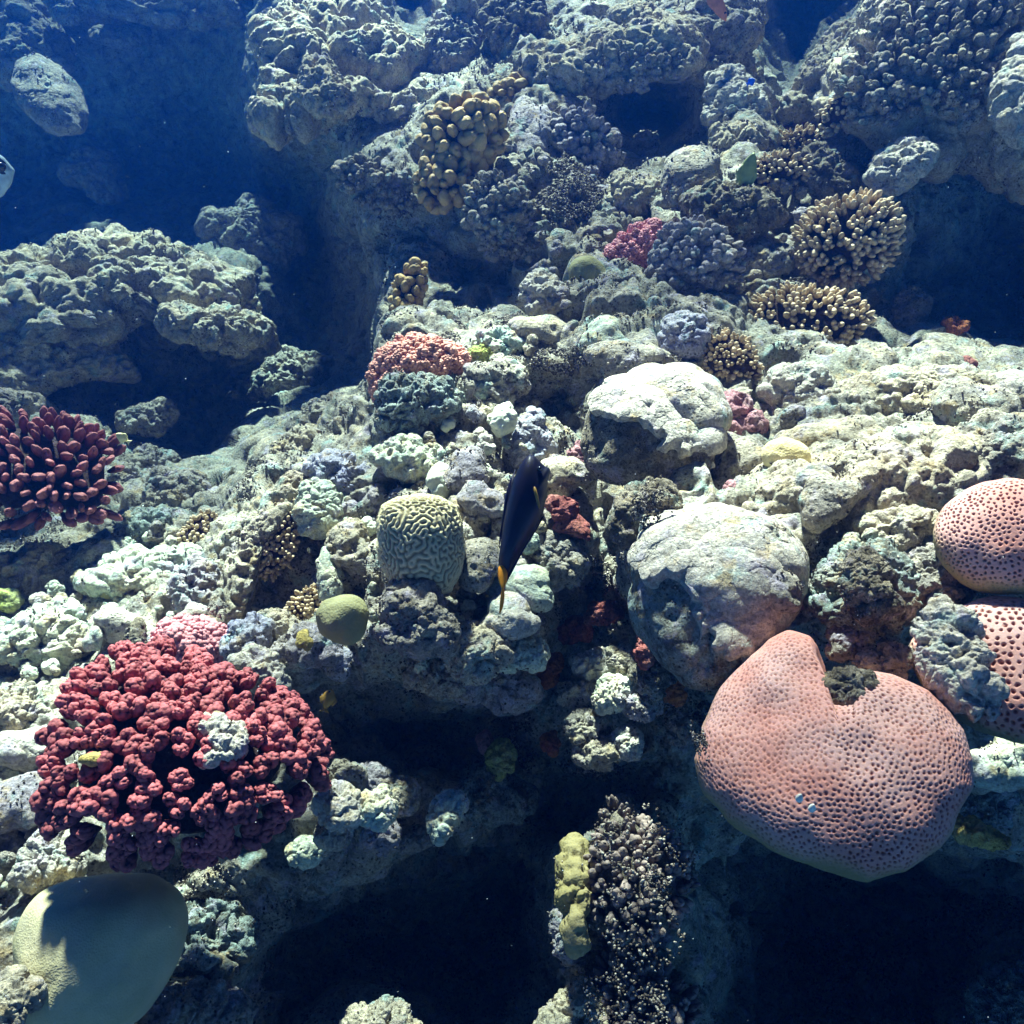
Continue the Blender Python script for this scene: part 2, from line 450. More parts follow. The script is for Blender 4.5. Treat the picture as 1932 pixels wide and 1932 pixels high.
A = np.block([[D - 0.002 * np.eye(len(D)) * 0, np.ones((len(D), 1))], [np.ones((1, len(D))), np.zeros((1, 1))]])
SOL = np.linalg.solve(A, np.append(LT, 0))
GX = np.linspace(-470, 2420, 420)
GY = np.linspace(-520, 2420, 420)
gx, gy = np.meshgrid(GX, GY)
q = np.stack([gx.ravel(), gy.ravel()], 1) / 500.0
GT = np.concatenate([np.linalg.norm(q[k:k + 20000, None] - XY[None], axis=2) @ SOL[:-1] + SOL[-1]
                     for k in range(0, len(q), 20000)]).reshape(gx.shape)
for _ in range(3):
    Gp = np.pad(GT, 1, mode='edge')
    GT = (Gp[1:-1, 1:-1] + Gp[:-2, 1:-1] + Gp[2:, 1:-1] + Gp[1:-1, :-2] + Gp[1:-1, 2:]) / 5

def T(x, y):
    x = np.asarray(x, float); y = np.asarray(y, float)
    fx = np.clip((x - GX[0]) / (GX[1] - GX[0]), 0, len(GX) - 1.001)
    fy = np.clip((y - GY[0]) / (GY[1] - GY[0]), 0, len(GY) - 1.001)
    ix, iy = fx.astype(int), fy.astype(int)
    fx, fy = fx - ix, fy - iy
    a = GT[iy, ix] * (1 - fx) + GT[iy, ix + 1] * fx
    b = GT[iy + 1, ix] * (1 - fx) + GT[iy + 1, ix + 1] * fx
    return np.exp(a * (1 - fy) + b * fy)

RES = 2.1
xs = np.concatenate([np.linspace(-440, -10, 90)[:-1], np.arange(-10, 1942, RES), np.linspace(1942, 2390, 90)])
ys = np.concatenate([np.linspace(-490, -10, 70)[:-1], np.arange(-10, 1942, RES), np.linspace(1942, 2390, 80)])
gx, gy = np.meshgrid(xs, ys)
nr, nc = gx.shape
P = at(gx.ravel(), gy.ravel(), T(gx.ravel(), gy.ravel()))
G = P.reshape(nr, nc, 3)
N = np.cross(np.gradient(G, axis=1), -np.gradient(G, axis=0)).reshape(-1, 3)
N /= np.linalg.norm(N, axis=1, keepdims=True) + 1e-12
Ns = N.reshape(nr, nc, 3)
for _ in range(10):
    Ns[1:-1, 1:-1] = (Ns[1:-1, 1:-1] + Ns[:-2, 1:-1] + Ns[2:, 1:-1] + Ns[1:-1, :-2] + Ns[1:-1, 2:]) / 5
N = Ns.reshape(-1, 3)
N /= np.linalg.norm(N, axis=1, keepdims=True) + 1e-12

def reef_height(PK):
    P, K = PK[:, :3], PK[:, 3]
    Pw = P + 0.035 * np.stack([vnoise(P * 9, 1), vnoise(P * 9, 2), vnoise(P * 9, 3)], 1)
    m = np.clip(fbm(P * 3.5, 5, 2) * 1.6 + 0.7, 0, 1)
    m2 = np.clip(fbm(P * 7.0, 9, 2) * 2.2 + 0.75, 0, 1)
    d = 0.03 * fbm(P * 4, 21, 3)
    d = d + 0.070 * (lumps(Pw, 0.17, 31) - 0.6)
    d = d + (0.4 + 0.6 * K) * 0.046 * m * (lumps(Pw, 0.075, 32) - 0.6)
    d = d + K * 0.021 * m2 * (lumps(Pw, 0.032, 33) - 0.6)
    d = d + K * 0.0075 * (0.35 + 0.65 * m2) * lumps(P + 0.004 * vnoise(P * 60, 4)[:, None], 0.0145, 34)
    d = d - K * 0.020 * np.clip(1 - worley(P / 0.045, 61) / 0.36, 0, 1)
    hole = np.clip((vnoise(P * 15, 51) - 0.30) / 0.3, 0, 1)
    d = d - 0.045 * hole * hole * (3 - 2 * hole)
    d = d + K * 0.005 * fbm(P * 45, 41, 3, 0.6)
    return d
# where the sheet is stretched down a steep face it has too few points for fine relief: fade that relief out there
ey = np.linalg.norm(np.gradient(G, axis=0), axis=2) / (np.gradient(ys)[:, None] * 2 * TANH / W)
ex = np.linalg.norm(np.gradient(G, axis=1), axis=2) / (np.gradient(xs)[None, :] * 2 * TANH / W)
rat = np.maximum(ex, ey) / (T(gx, gy) + 1e-6)
K = np.clip((9.0 - rat) / 6.0, 0, 1)
for _ in range(6):
    K[1:-1, 1:-1] = (K[1:-1, 1:-1] + K[:-2, 1:-1] + K[2:, 1:-1] + K[1:-1, :-2] + K[1:-1, 2:]) / 5
K = K.ravel()
P = P + N * chunked(reef_height, np.concatenate([P, K[:, None]], 1))[:, None]
idx = np.arange(nr * nc).reshape(nr, nc)
F = np.stack([idx[:-1, :-1], idx[1:, :-1], idx[1:, 1:], idx[:-1, 1:]], -1).reshape(-1, 4)
terrain = put('terrain', new_mesh('terrain', P, F), M['terrain'])
tag(terrain, kind='structure', label='rubbly reef slope of grey and cream rock with dark hollows')

# ------------------------------------------------------------------ the water itself
bm = bmesh.new()
bmesh.ops.create_cube(bm, size=1.0)
bmesh.ops.scale(bm, vec=(16, 15, 5.6), verts=bm.verts)
bmesh.ops.translate(bm, vec=(0, 4.5, 1.2), verts=bm.verts)
me = bpy.data.meshes.new('haze')
bm.to_mesh(me); bm.free()
hm = bpy.data.materials.new('haze')
hm.use_nodes = True
hm.node_tree.nodes.remove(hm.node_tree.nodes['Principled BSDF'])
pv = hm.node_tree.nodes.new('ShaderNodeVolumePrincipled')
pv.inputs['Color'].default_value = (0.003, 0.042, 0.235, 1)
pv.inputs['Density'].default_value = 0.15
pv.inputs['Anisotropy'].default_value = 0.68
pv.inputs['Absorption Color'].default_value = (0.0, 0.50, 0.80, 1)
hm.node_tree.links.new(pv.outputs[0], hm.node_tree.nodes['Material Output'].inputs['Volume'])
hz = put('haze', me, hm)
tag(hz, kind='stuff', label='clear blue sea water between the camera and the reef', cat='water')

# ------------------------------------------------------------------ unseen sheet at the sea surface, added to dapple the sunlight by its tint
sx_, sy_ = np.meshgrid(np.linspace(-12, 12, 300), np.linspace(-7, 17, 300))
wz = 4.6 + 0.03 * np.sin(sx_ * 3.1 + 0.6 * np.sin(sy_ * 2.3)) + 0.03 * np.sin(sy_ * 3.7 + 0.8 * np.sin(sx_ * 1.9))
i_ = np.arange(300 * 300).reshape(300, 300)
wf = np.stack([i_[:-1, :-1], i_[:-1, 1:], i_[1:, 1:], i_[1:, :-1]], -1).reshape(-1, 4)
wm = NT('sea_dapple_tint')
wp = world_pos(wm)
wv = wm.n('TexNoise'); wv.inputs['Scale'].default_value = 1.6; wv.inputs['Detail'].default_value = 2
wm.l(wp, wv.inputs['Vector'])
vo = wm.n('TexVoronoi', feature='SMOOTH_F1')
vo.inputs['Scale'].default_value = 3.4
ad = wm.n('VectorMath', operation='MULTIPLY_ADD')
wm.l(wv.outputs['Color'], ad.inputs[0]); ad.inputs[1].default_value = (0.5, 0.5, 0.0); wm.l(wp, ad.inputs[2])
wm.l(ad.outputs[0], vo.inputs['Vector'])
net = wm.ramp(vo.outputs['Distance'], [(0.08, 0.30), (0.34, 0.55), (0.50, 0.85), (0.66, 1.0)])
big = wm.n('Attribute', attribute_name='sun_patch').outputs['Fac']
tr = wm.n('BsdfTransparent')
wm.l(wm.mix(1.0, net, big, 'MULTIPLY'), tr.inputs['Color'])
gl = wm.n('BsdfGlossy'); gl.inputs['Roughness'].default_value = 0.05
mx = wm.n('MixShader'); mx.inputs[0].default_value = 0.03
wm.l(tr.outputs[0], mx.inputs[1]); wm.l(gl.outputs[0], mx.inputs[2])
wm.l(mx.outputs[0], wm.t.nodes['Material Output'].inputs['Surface'])
wm.t.nodes.remove(wm.b)
# hand-placed bright patches in the tint, aimed along the sun at chosen reef spots
sun_patch = 0.42 + 0.22 * fbm(np.stack([sx_.ravel() * 0.9, sy_.ravel() * 0.9, 0 * sx_.ravel()], 1), 71, 2)
for (bx, by, rad_, gain) in ((1600, 900, 0.34, 0.75), (1480, 1300, 0.20, 1.0), (1700, 1370, 0.17, 1.0), (1850, 950, 0.16, 0.5), (650, 1000, 0.32, 0.55), (900, 750, 0.28, 0.5), (120, 1150, 0.30, 0.6),
                             (70, 1450, 0.22, 0.55), (70, 1760, 0.24, 0.9), (280, 1300, 0.2, 0.45), (150, 560, 0.45, 0.6), (640, 120, 0.45, 0.6), (1150, 80, 0.5, 0.35), (880, 300, 0.3, 0.35),
                             (1600, 430, 0.25, 0.4), (1750, 60, 0.35, 0.35), (1300, 480, 0.25, 0.3)):
    hp = at(bx, by, float(T(bx, by)))
    hp = hp + SUN_TO * (4.6 - hp[2]) / SUN_TO[2]
    sun_patch = sun_patch + gain * np.exp(-((sx_.ravel() - hp[0]) ** 2 + (sy_.ravel() - hp[1]) ** 2) / rad_ ** 2)
sun_patch = np.clip(sun_patch, 0.22, 1.0)
sea = put('sea_dapple_sheet', new_mesh('sea_dapple_sheet', np.stack([sx_, sy_, wz], -1).reshape(-1, 3), wf, attrs={'sun_patch': sun_patch}), wm.m)
tag(sea, kind='structure', label='unseen rippled sheet at the sea surface, tinted to dapple the sun on the reef')
# ------------------------------------------------------------------ builders
class Outline:
    """A star-shaped silhouette given in picture units, set at depth t: in-plane radius in metres for every angle."""
    def __init__(self, poly, t, centre=None, soft=5, lean=0.0):
        self.lean = math.tan(math.radians(lean))             # how far the face leans back
        poly = np.array(poly, float)
        c = poly.mean(0) if centre is None else np.array(centre, float)
        self.c2, self.t, self.poly = c, t, poly
        self.c = at(c[0], c[1], t)
        d = ray(c[0], c[1]); d /= np.linalg.norm(d)
        self.n = -d                                          # towards the viewer's side
        self.r = RGT - d * (RGT @ d); self.r /= np.linalg.norm(self.r)
        self.u = np.cross(self.n, self.r)
        k = px(t)
        th = np.linspace(0, 2 * np.pi, 720, endpoint=False)
        dirs = np.stack([np.cos(th), -np.sin(th)], 1)
        R = np.zeros(720)
        a = poly - c; b = np.roll(poly, -1, 0) - c
        for p0, p1 in zip(a, b):
            e = p1 - p0
            den = dirs[:, 0] * e[1] - dirs[:, 1] * e[0]
            den = np.where(np.abs(den) < 1e-9, 1e-9, den)
            s = (p0[0] * e[1] - p0[1] * e[0]) / den
            w = (p0[0] * dirs[:, 1] - p0[1] * dirs[:, 0]) / den
            ok = (w >= -1e-6) & (w <= 1 + 1e-6) & (s > 0)
            R = np.where(ok & (s > R), s, R)
        R[R == 0] = R[R > 0].mean()
        for _ in range(soft):
            R = (np.roll(R, 1) + R * 2 + np.roll(R, -1)) / 4
        self.R = R * k
        Rs = self.R.copy()
        for _ in range(60):
            Rs = (np.roll(Rs, 12) + Rs * 2 + np.roll(Rs, -12)) / 4
        self.Rs = Rs
        self.size = float(self.R.mean())
    def rad(self, th):
        f = (th % (2 * np.pi)) / (2 * np.pi) * 720
        i = f.astype(int) % 720
        w = f - np.floor(f)
        return self.R[i] * (1 - w) + self.R[(i + 1) % 720] * w
    def body(self, n, front, back, flat=1.0, cap=1.0, w0=0.05, w1=0.65):
        V, F = ico(n)
        th = np.arctan2(V[:, 1], V[:, 0])
        c = V[:, 2]
        rho = np.sqrt(np.clip(1 - c * c, 0, 1))
        rho = rho * (1 + (0.5 ** flat / 0.5 - 1) / 0.75 * (1 - rho * rho))     # boxier than an ellipsoid, even at the pole
        z = np.sign(c) * np.abs(c) ** cap * np.where(c > 0, front, back)
        f = (th % (2 * np.pi)) / (2 * np.pi) * 720
        Rs = np.interp(f, np.arange(721), np.append(self.Rs, self.Rs[0]))
        wt = np.clip((rho - w0) / (w1 - w0), 0, 1)
        wt = wt * wt * (3 - 2 * wt)
        R = Rs * (1 - wt) + self.rad(th) * wt
        pos = self.c + (R * rho * np.cos(th))[:, None] * self.r + (R * rho * np.sin(th))[:, None] * self.u + (z - self.lean * R * rho * np.sin(th))[:, None] * self.n
        return pos, F, V
    def dome(self, th, rho, front):
        R = self.rad(np.array([th]))[0]
        h = front * math.sqrt(max(0, 1 - rho * rho))
        p = self.c + R * rho * (math.cos(th) * self.r + math.sin(th) * self.u) + (h - self.lean * R * rho * math.sin(th)) * self.n
        nn = (0.6 * self.lean * self.u + rho * (math.cos(th) * self.r + math.sin(th) * self.u)) / max(R, 1e-4) + math.sqrt(max(0.02, 1 - rho * rho)) / front * self.n
        return p, nn / np.linalg.norm(nn)

def ell(cx, cy, w, h, rot=0, wob=0.2, seed=0):
    r = random.Random(seed * 31 + int(cx) * 7 + int(cy))
    ph = [r.uniform(0, 6.28) for _ in range(4)]
    out = []
    for k in range(28):
        a = 2 * math.pi * k / 28
        g = 1 + wob * (0.6 * math.sin(2 * a + ph[0]) + 0.6 * math.sin(3 * a + ph[1]) + 0.4 * math.sin(5 * a + ph[2]))
        x, y = g * w / 2 * math.cos(a), g * h / 2 * math.sin(a)
        q = math.radians(rot)
        out.append((cx + x * math.cos(q) - y * math.sin(q), cy + x * math.sin(q) + y * math.cos(q)))
    return out

def recentre(V):
    base = np.array([V[:, 0].mean(), V[:, 1].mean(), V[:, 2].min()])
    return V - base, base

STYLE = {
 # big lump size and height, small lump size and height, fine noise (all relative to the body's radius, fine in metres)
 'rough':  (0.75, 0.26, 0.28, 0.11, 0.0030),
 'knobby': (0.48, 0.30, 0.20, 0.09, 0.0020),
 'round':  (1.10, 0.10, 0.35, 0.03, 0.0012),
 'smooth': (1.40, 0.045, 0.70, 0.012, 0.0003),
 'soft':   (0.80, 0.16, 0.30, 0.03, 0.0006),
 'craggy': (0.60, 0.34, 0.22, 0.16, 0.0045),
}
def displace(V, F, size, style, seed, extra=None):
    a, ah, b, bh, fine = STYLE[style]
    N = vnormals(V, F)
    Q = V + size * 0.25 * np.stack([vnoise(V / size * 2.2, seed + k) for k in (1, 2, 3)], 1)
    d = size * (ah * (lumps(Q, a * size, seed) - 0.6) + bh * (lumps(Q, b * size, seed + 7) - 0.55)
                + 0.10 * fbm(V / size * 1.3, seed + 3, 2))
    if style in ('rough', 'craggy', 'knobby'):
        d = d + 0.006 * lumps(V + 0.003 * vnoise(V * 70, seed + 8)[:, None], 0.0145, seed + 9)
        d = d - 0.016 * np.clip(1 - worley(V / 0.042, seed + 11) / 0.36, 0, 1)
        d = d - size * 0.13 * np.clip(1 - worley(V / (0.55 * size), seed + 12) / 0.34, 0, 1)
    elif style in ('soft', 'round'):
        d = d - 0.008 * np.clip(1 - worley(V / 0.05, seed + 11) / 0.25, 0, 1) + 0.0022 * lumps(V, 0.02, seed + 9)
    d = d + fine * fbm(V * 90, seed + 5, 4, 0.7)
    if style == 'craggy':
        d = d - size * 0.10 * np.clip(fbm(V / size * 5, seed + 13, 2) - 0.1, 0, 1)
    if extra is not None:
        d = d + extra(V)
    return V + N * d[:, None]

SEED = [100]
def rock(name, poly, mat, label, cat='rock', t=None, dt=0.0, front=0.8, back=0.8, style='rough', n=None, flat=0.85, group=None,
         parent=None, soft=5, centre=None, lean=None):
    """A lump of rock or massive coral whose silhouette is POLY; front/back thickness are fractions of its mean radius."""
    SEED[0] += 1
    poly = np.array(poly, float)
    c = poly.mean(0) if centre is None else np.array(centre, float)
    if t is None:
        t = float(T(c[0], c[1])) + dt
    if style == 'smooth': soft = 300
    elif style in ('soft', 'round'): soft = max(soft, 60)
    if lean is None: lean = 0 if style == 'smooth' else 42 if c[1] < 260 else 30 if c[1] < 600 else 18
    o = Outline(poly, t, centre, soft, lean)
    if n is None:
        pxr = o.size / px(t)
        n = 4 if pxr < 10 else 5 if pxr < 20 else 6 if pxr < 46 else 7
        if style == 'smooth': n = max(n, 6)
    V, F, S = o.body(n, o.size * front, o.size * back, flat)
    V = displace(V, F, o.size, style, SEED[0])
    LAST[:] = [V, F]
    if style != 'smooth' and mat not in ('red', 'pink', 'yellow', 'lime', 'orange', 'palegreen', 'white'):
        q = RNG.integers(0, len(V), int(0.07 * (o.size / px(t)) ** 2) + 4)
        Nq = vnormals(V, F)[q]
        ok = (np.sum(Nq * (CAM - V[q]), 1) > 0) & (fbm(V[q] * 14, 401, 2) > 0.02)
        TURF_AT.append((V[q][ok], Nq[ok]))
    V, base = recentre(V)
    ob = put(name, new_mesh(name, V, F), M[mat], parent)
    ob.location = base
    if label: tag(ob, label, cat, group)
    return ob

LAST = []
TURF_AT = []
def crust(name, level, thick, mat, label, cat='sponge', rag=0.25, tilt=(0, 0), seed=1):
    """A skin of its own that drapes over the top of the rock built last, down to a ragged edge."""
    V, F = LAST
    z0, z1 = V[:, 2].min(), V[:, 2].max()
    c = (V - V.mean(0)) / (z1 - z0)
    m = (V[:, 2] - z0) / (z1 - z0) - level + tilt[0] * c[:, 0] + tilt[1] * c[:, 1] + rag * fbm(c * 2.6, seed, 3) + 0.35 * rag * fbm(c * 9, seed + 4, 2)
    N = vnormals(V, F)
    off = thick * np.clip(m / 0.06, -1, 1) + 0.35 * thick * fbm(V * 30, seed + 6, 2)
    keep = (m[F] > -0.09).all(1)
    f = F[keep]
    used, inv = np.unique(f, return_inverse=True)
    W, base = recentre(V[used] + N[used] * off[used][:, None])
    ob = put(name, new_mesh(name, W, inv.reshape(f.shape)), M[mat])
    ob.location = base
    return tag(ob, label, cat)

# ---- small branch shapes shared by many copies (local +Z points outwards, foot at the origin)
def branch_mesh(name, seed, slim=0.42, knob=0.5, kn_h=0.16, flat=1.0, n=5, bend=0.15):
    V, F = ico(n)
    V = V.copy()
    z = (V[:, 2] + 1) / 2
    prof = slim * (0.62 + 0.38 * np.clip(z * 1.6, 0, 1))
    r = random.Random(seed)
    out = np.stack([V[:, 0] * prof, V[:, 1] * prof * flat, z], 1)
    N = vnormals(out, F)
    w = lumps(out * 1.0, knob * slim, seed)
    out = out + N * (kn_h * slim * (w - 0.4) * np.clip(z * 2.2 - 0.3, 0, 1))[:, None]
    out = out + N * (0.10 * slim * fbm(out * 4, seed + 3, 2))[:, None]
    out[:, 0] += bend * r.uniform(-1, 1) * z ** 2
    out[:, 1] += bend * r.uniform(-1, 1) * z ** 2
    tip = np.clip(z, 0, 1) * (0.45 + 0.75 * w)
    return new_mesh(name, out, F, attrs={'tip': tip})

def head_mesh(name, seed, n=6, knob=0.30, kn_h=0.40, flat=0.95):
    """Cauliflower head: a flattened clump covered in wart-like knobs on a short stalk."""
    V, F = ico(n)
    z = (V[:, 2] + 1) / 2
    nar = 0.30 + 0.70 * np.clip(z * 1.45, 0, 1) ** 0.8
    out = np.stack([V[:, 0] * 0.56 * nar, V[:, 1] * 0.56 * flat * nar, z * 1.05], 1)
    out = out + 0.10 * np.stack([vnoise(out * 2.6, seed + k) for k in range(3)], 1) * z[:, None]
    N = vnormals(out, F)
    w = lumps(out, knob * 0.56, seed)
    out = out + N * (kn_h * 0.56 * (w - 0.3) * np.clip(z * 2 - 0.35, 0, 1))[:, None]
    return new_mesh(name, out, F, attrs={'tip': np.clip(z * 1.2, 0, 1) * (0.15 + 0.85 * w)})

def tuft_mesh(name, seed, k=4, slim=0.22, n=4, spread=0.34, knob=0.5):
    """A short branch that splits into a few fingertips."""
    r = random.Random(seed)
    VV, FF, TT, off = [], [], [], 0
    for i in range(k):
        V, F = ico(n)
        z = (V[:, 2] + 1) / 2
        prof = slim * r.uniform(0.8, 1.2) * (0.7 + 0.3 * np.clip(z * 1.6, 0, 1))
        a = 6.283 * i / k + r.uniform(-0.5, 0.5)
        ln = r.uniform(0.78, 1.05)
        dx, dy = math.cos(a) * spread * r.uniform(0.7, 1.1), math.sin(a) * spread * r.uniform(0.7, 1.1)
        out = np.stack([V[:, 0] * prof + dx * z ** 0.8, V[:, 1] * prof + dy * z ** 0.8, z * ln], 1)
        N_ = vnormals(out, F)
        w = lumps(out, knob * slim * 2, seed + i)
        out = out + N_ * (0.10 * slim * (w - 0.4) + 0.12 * slim * fbm(out * 5, seed + i, 2))[:, None]
        VV.append(out); FF.append(F + off); off += len(V)
        TT.append(np.clip(z, 0, 1) * (0.55 + 0.6 * w))
    return new_mesh(name, np.concatenate(VV), np.concatenate(FF), attrs={'tip': np.concatenate(TT)})

def cluster_mesh(name, seed, k=3):
    """Several cauliflower heads that share one stalk."""
    r = random.Random(seed)
    VV, FF, TT, off = [], [], [], 0
    for i in range(k):
        V, F = ico(5)
        z = (V[:, 2] + 1) / 2
        nar = 0.30 + 0.70 * np.clip(z * 1.45, 0, 1) ** 0.8
        s = r.uniform(0.30, 0.40)
        a = 6.283 * i / k + r.uniform(-0.6, 0.6)
        sp = r.uniform(0.26, 0.42) if k > 1 else 0
        out = np.stack([V[:, 0] * s * nar + math.cos(a) * sp * z, V[:, 1] * s * 0.8 * nar + math.sin(a) * sp * z, z * r.uniform(0.85, 1.1)], 1)
        N_ = vnormals(out, F)
        w = lumps(out, 0.15, seed + i)
        out = out + N_ * (0.115 * (w - 0.35) * np.clip(z * 2 - 0.35, 0, 1))[:, None] + N_ * (0.05 * fbm(out * 4, seed + i, 2))[:, None]
        VV.append(out); FF.append(F + off); off += len(V)
        TT.append(np.clip(z * 1.25 - 0.1, 0, 1) * (0.10 + 0.95 * w))
    return new_mesh(name, np.concatenate(VV), np.concatenate(FF), attrs={'tip': np.concatenate(TT)})

def frame(nrm, spin):
    nrm = nrm / np.linalg.norm(nrm)
    a = np.array([0, 0, 1.0]) if abs(nrm[2]) < 0.9 else np.array([1.0, 0, 0])
    x = np.cross(a, nrm); x /= np.linalg.norm(x)
    y = np.cross(nrm, x)
    x, y = x * math.cos(spin) + y * math.sin(spin), -x * math.sin(spin) + y * math.cos(spin)
    return x, y, nrm

def inside(poly, x, y):
    c = False
    j = len(poly) - 1
    for i in range(len(poly)):
        xi, yi = poly[i]; xj, yj = poly[j]
        if (yi > y) != (yj > y) and x < (xj - xi) * (y - yi) / (yj - yi) + xi:
            c = not c
        j = i
    return c

def colony(name, poly, label, cat, mats, meshes, spacing, length, width, t=None, dt=0.0, front=0.6, core_mat='core', core=0.80,
           up=0.25, jitter=0.35, part='branch', limit=100, gaps=(), core_style='round', group=None, centre=None, vary=0.22, lean=15):
    """A coral colony: an Empty at its foot that parents a core and separate branches standing on the dome over POLY."""
    SEED[0] += 1
    rnd = random.Random(SEED[0])
    poly = np.array(poly, float)
    c = poly.mean(0) if centre is None else np.array(centre, float)
    if t is None: t = float(T(c[0], c[1])) + dt
    o = Outline(poly, t, centre, 5, lean)
    V, F, _ = o.body(6, o.size * front * core, o.size * 0.6, 0.9)
    V = o.c + (V - o.c) * np.array([core] * 3)
    V = displace(V, F, o.size, core_style, SEED[0])
    base = np.array([o.c[0], o.c[1], V[:, 2].min()])
    e = bpy.data.objects.new(name, None)
    e.empty_display_size = 0.05
    e.location = base
    C.objects.link(e)
    tag(e, label, cat, group)
    co = put('core', new_mesh('core', V - base, F), M[core_mat], e)
    # spots: dart throwing over the dome in 3-D
    spots, tries = [], 0
    lo, hi = poly.min(0), poly.max(0)
    k = px(t)
    sp = spacing * k
    cand = []
    while tries < 9000 and len(spots) < limit:
        tries += 1
        th, rho = rnd.uniform(0, 2 * math.pi), math.sqrt(rnd.random()) * 1.0
        p, nn = o.dome(th, rho, o.size * front)
        R = o.rad(np.array([th]))[0] * rho / k
        x2, y2 = o.c2[0] + R * math.cos(th), o.c2[1] - R * math.sin(th)
        if any(inside(g, x2, y2) for g in gaps): continue
        if all(np.sum((p - q[0]) ** 2) > sp * sp for q in spots):
            spots.append((p, nn))
    for p, nn in spots:
        nn = nn + np.array([0, -0.05, up]) + jitter * np.array([rnd.gauss(0, 1) for _ in range(3)]) * 0.5
        x, y, z = frame(nn, rnd.uniform(0, 6.28))
        g = rnd.uniform(1 - vary, 1 + vary)
        L, Wd = length * k * g, width * k * rnd.uniform(1 - vary, 1 + vary)
        b = put(part, rnd.choice(meshes), None, e)
        p0 = p - z * L * 0.72 - base
        b.matrix_local = Matrix(((x[0] * Wd, y[0] * Wd, z[0] * L, p0[0]), (x[1] * Wd, y[1] * Wd, z[1] * L, p0[1]),
                                 (x[2] * Wd, y[2] * Wd, z[2] * L, p0[2]), (0, 0, 0, 1)))
    return e

def with_mat(meshes, mat):
    out = []
    for m in meshes:
        c = m.copy(); c.name = m.name
        c.materials.append(M[mat])
        out.append(c)
    return out

# ---- turf: clumps of tiny stubs merged to one mesh per clump
def turf(poly, label, count, size=5.0, dt=-0.01, t=None, follow=True, mat='turftuft', name='turf_clump', bulge=0.25, group=None, lift=0.0):
    SEED[0] += 1
    g = np.random.default_rng(SEED[0])
    poly = np.array(poly, float)
    c = poly.mean(0)
    t0 = float(T(c[0], c[1])) if t is None else t
    o = Outline(poly, t0 + dt)
    th = g.uniform(0, 2 * np.pi, count); rho = np.sqrt(g.random(count))
    # ragged edge and clustering
    R = o.rad(th)
    keep = rho < 0.78 + 0.35 * g.random(count) * (0.5 + 0.5 * np.sin(th * 7 + SEED[0]))
    th, rho, R = th[keep], rho[keep], R[keep]
    pos = o.c + (R * rho * np.cos(th))[:, None] * o.r + (R * rho * np.sin(th))[:, None] * o.u + (o.size * bulge * np.sqrt(np.clip(1 - rho ** 2, 0, 1)))[:, None] * o.n
    if follow:
        # sink each spot towards the reef surface below it
        rel = pos - CAM
        tz = rel @ FWD
        xx = ((rel @ RGT) / tz / TANH / 2 + 0.5) * W
        yy = (-(rel @ UPV) / tz / TANH / 2 + 0.5) * W
        tt = T(xx, yy) - o.size * bulge * np.sqrt(np.clip(1 - rho ** 2, 0, 1)) + dt
        pos = CAM + rel / tz[:, None] * tt[:, None]
    cl = fbm(pos / (px(t0) * 22), SEED[0], 2)
    k2 = cl > -0.28
    pos, rho = pos[k2], rho[k2]
    pos = pos + (o.n * (0.8 * size * px(t0))) * np.clip(cl[k2], 0, 1)[:, None]
    m = len(pos)
    bV, bF = ico(1)
    nrm = o.n + np.array([0, 0, 0.6]) + g.normal(0, 0.75, (m, 3))
    nrm /= np.linalg.norm(nrm, axis=1, keepdims=True)
    a = np.cross(nrm, g.normal(0, 1, (m, 3))); a /= np.linalg.norm(a, axis=1, keepdims=True)
    b = np.cross(nrm, a)
    s = size * px(t0) * g.uniform(0.5, 1.3, m)
    lng = g.uniform(0.7, 1.5, m)
    V = (pos[:, None] + s[:, None, None] * (bV[None, :, 0:1] * a[:, None] * 0.5 + bV[None, :, 1:2] * b[:, None] * 0.5
         + bV[None, :, 2:3] * nrm[:, None] * lng[:, None, None]) * 0.75).reshape(-1, 3)
    F = (bF[None] + 12 * np.arange(m)[:, None, None]).reshape(-1, 3)
    rn = np.clip(np.repeat(g.random(m) ** 1.7, 12) * 0.8 + np.tile(np.clip(bV[:, 2], 0, 1), m) * 0.25, 0, 1)
    V, base = recentre(V)
    ob = put(name, new_mesh(name, V, F, True, {'rnd': rn}), M[mat])
    ob.location = base
    tag(ob, label, 'algae turf', group)
    return ob
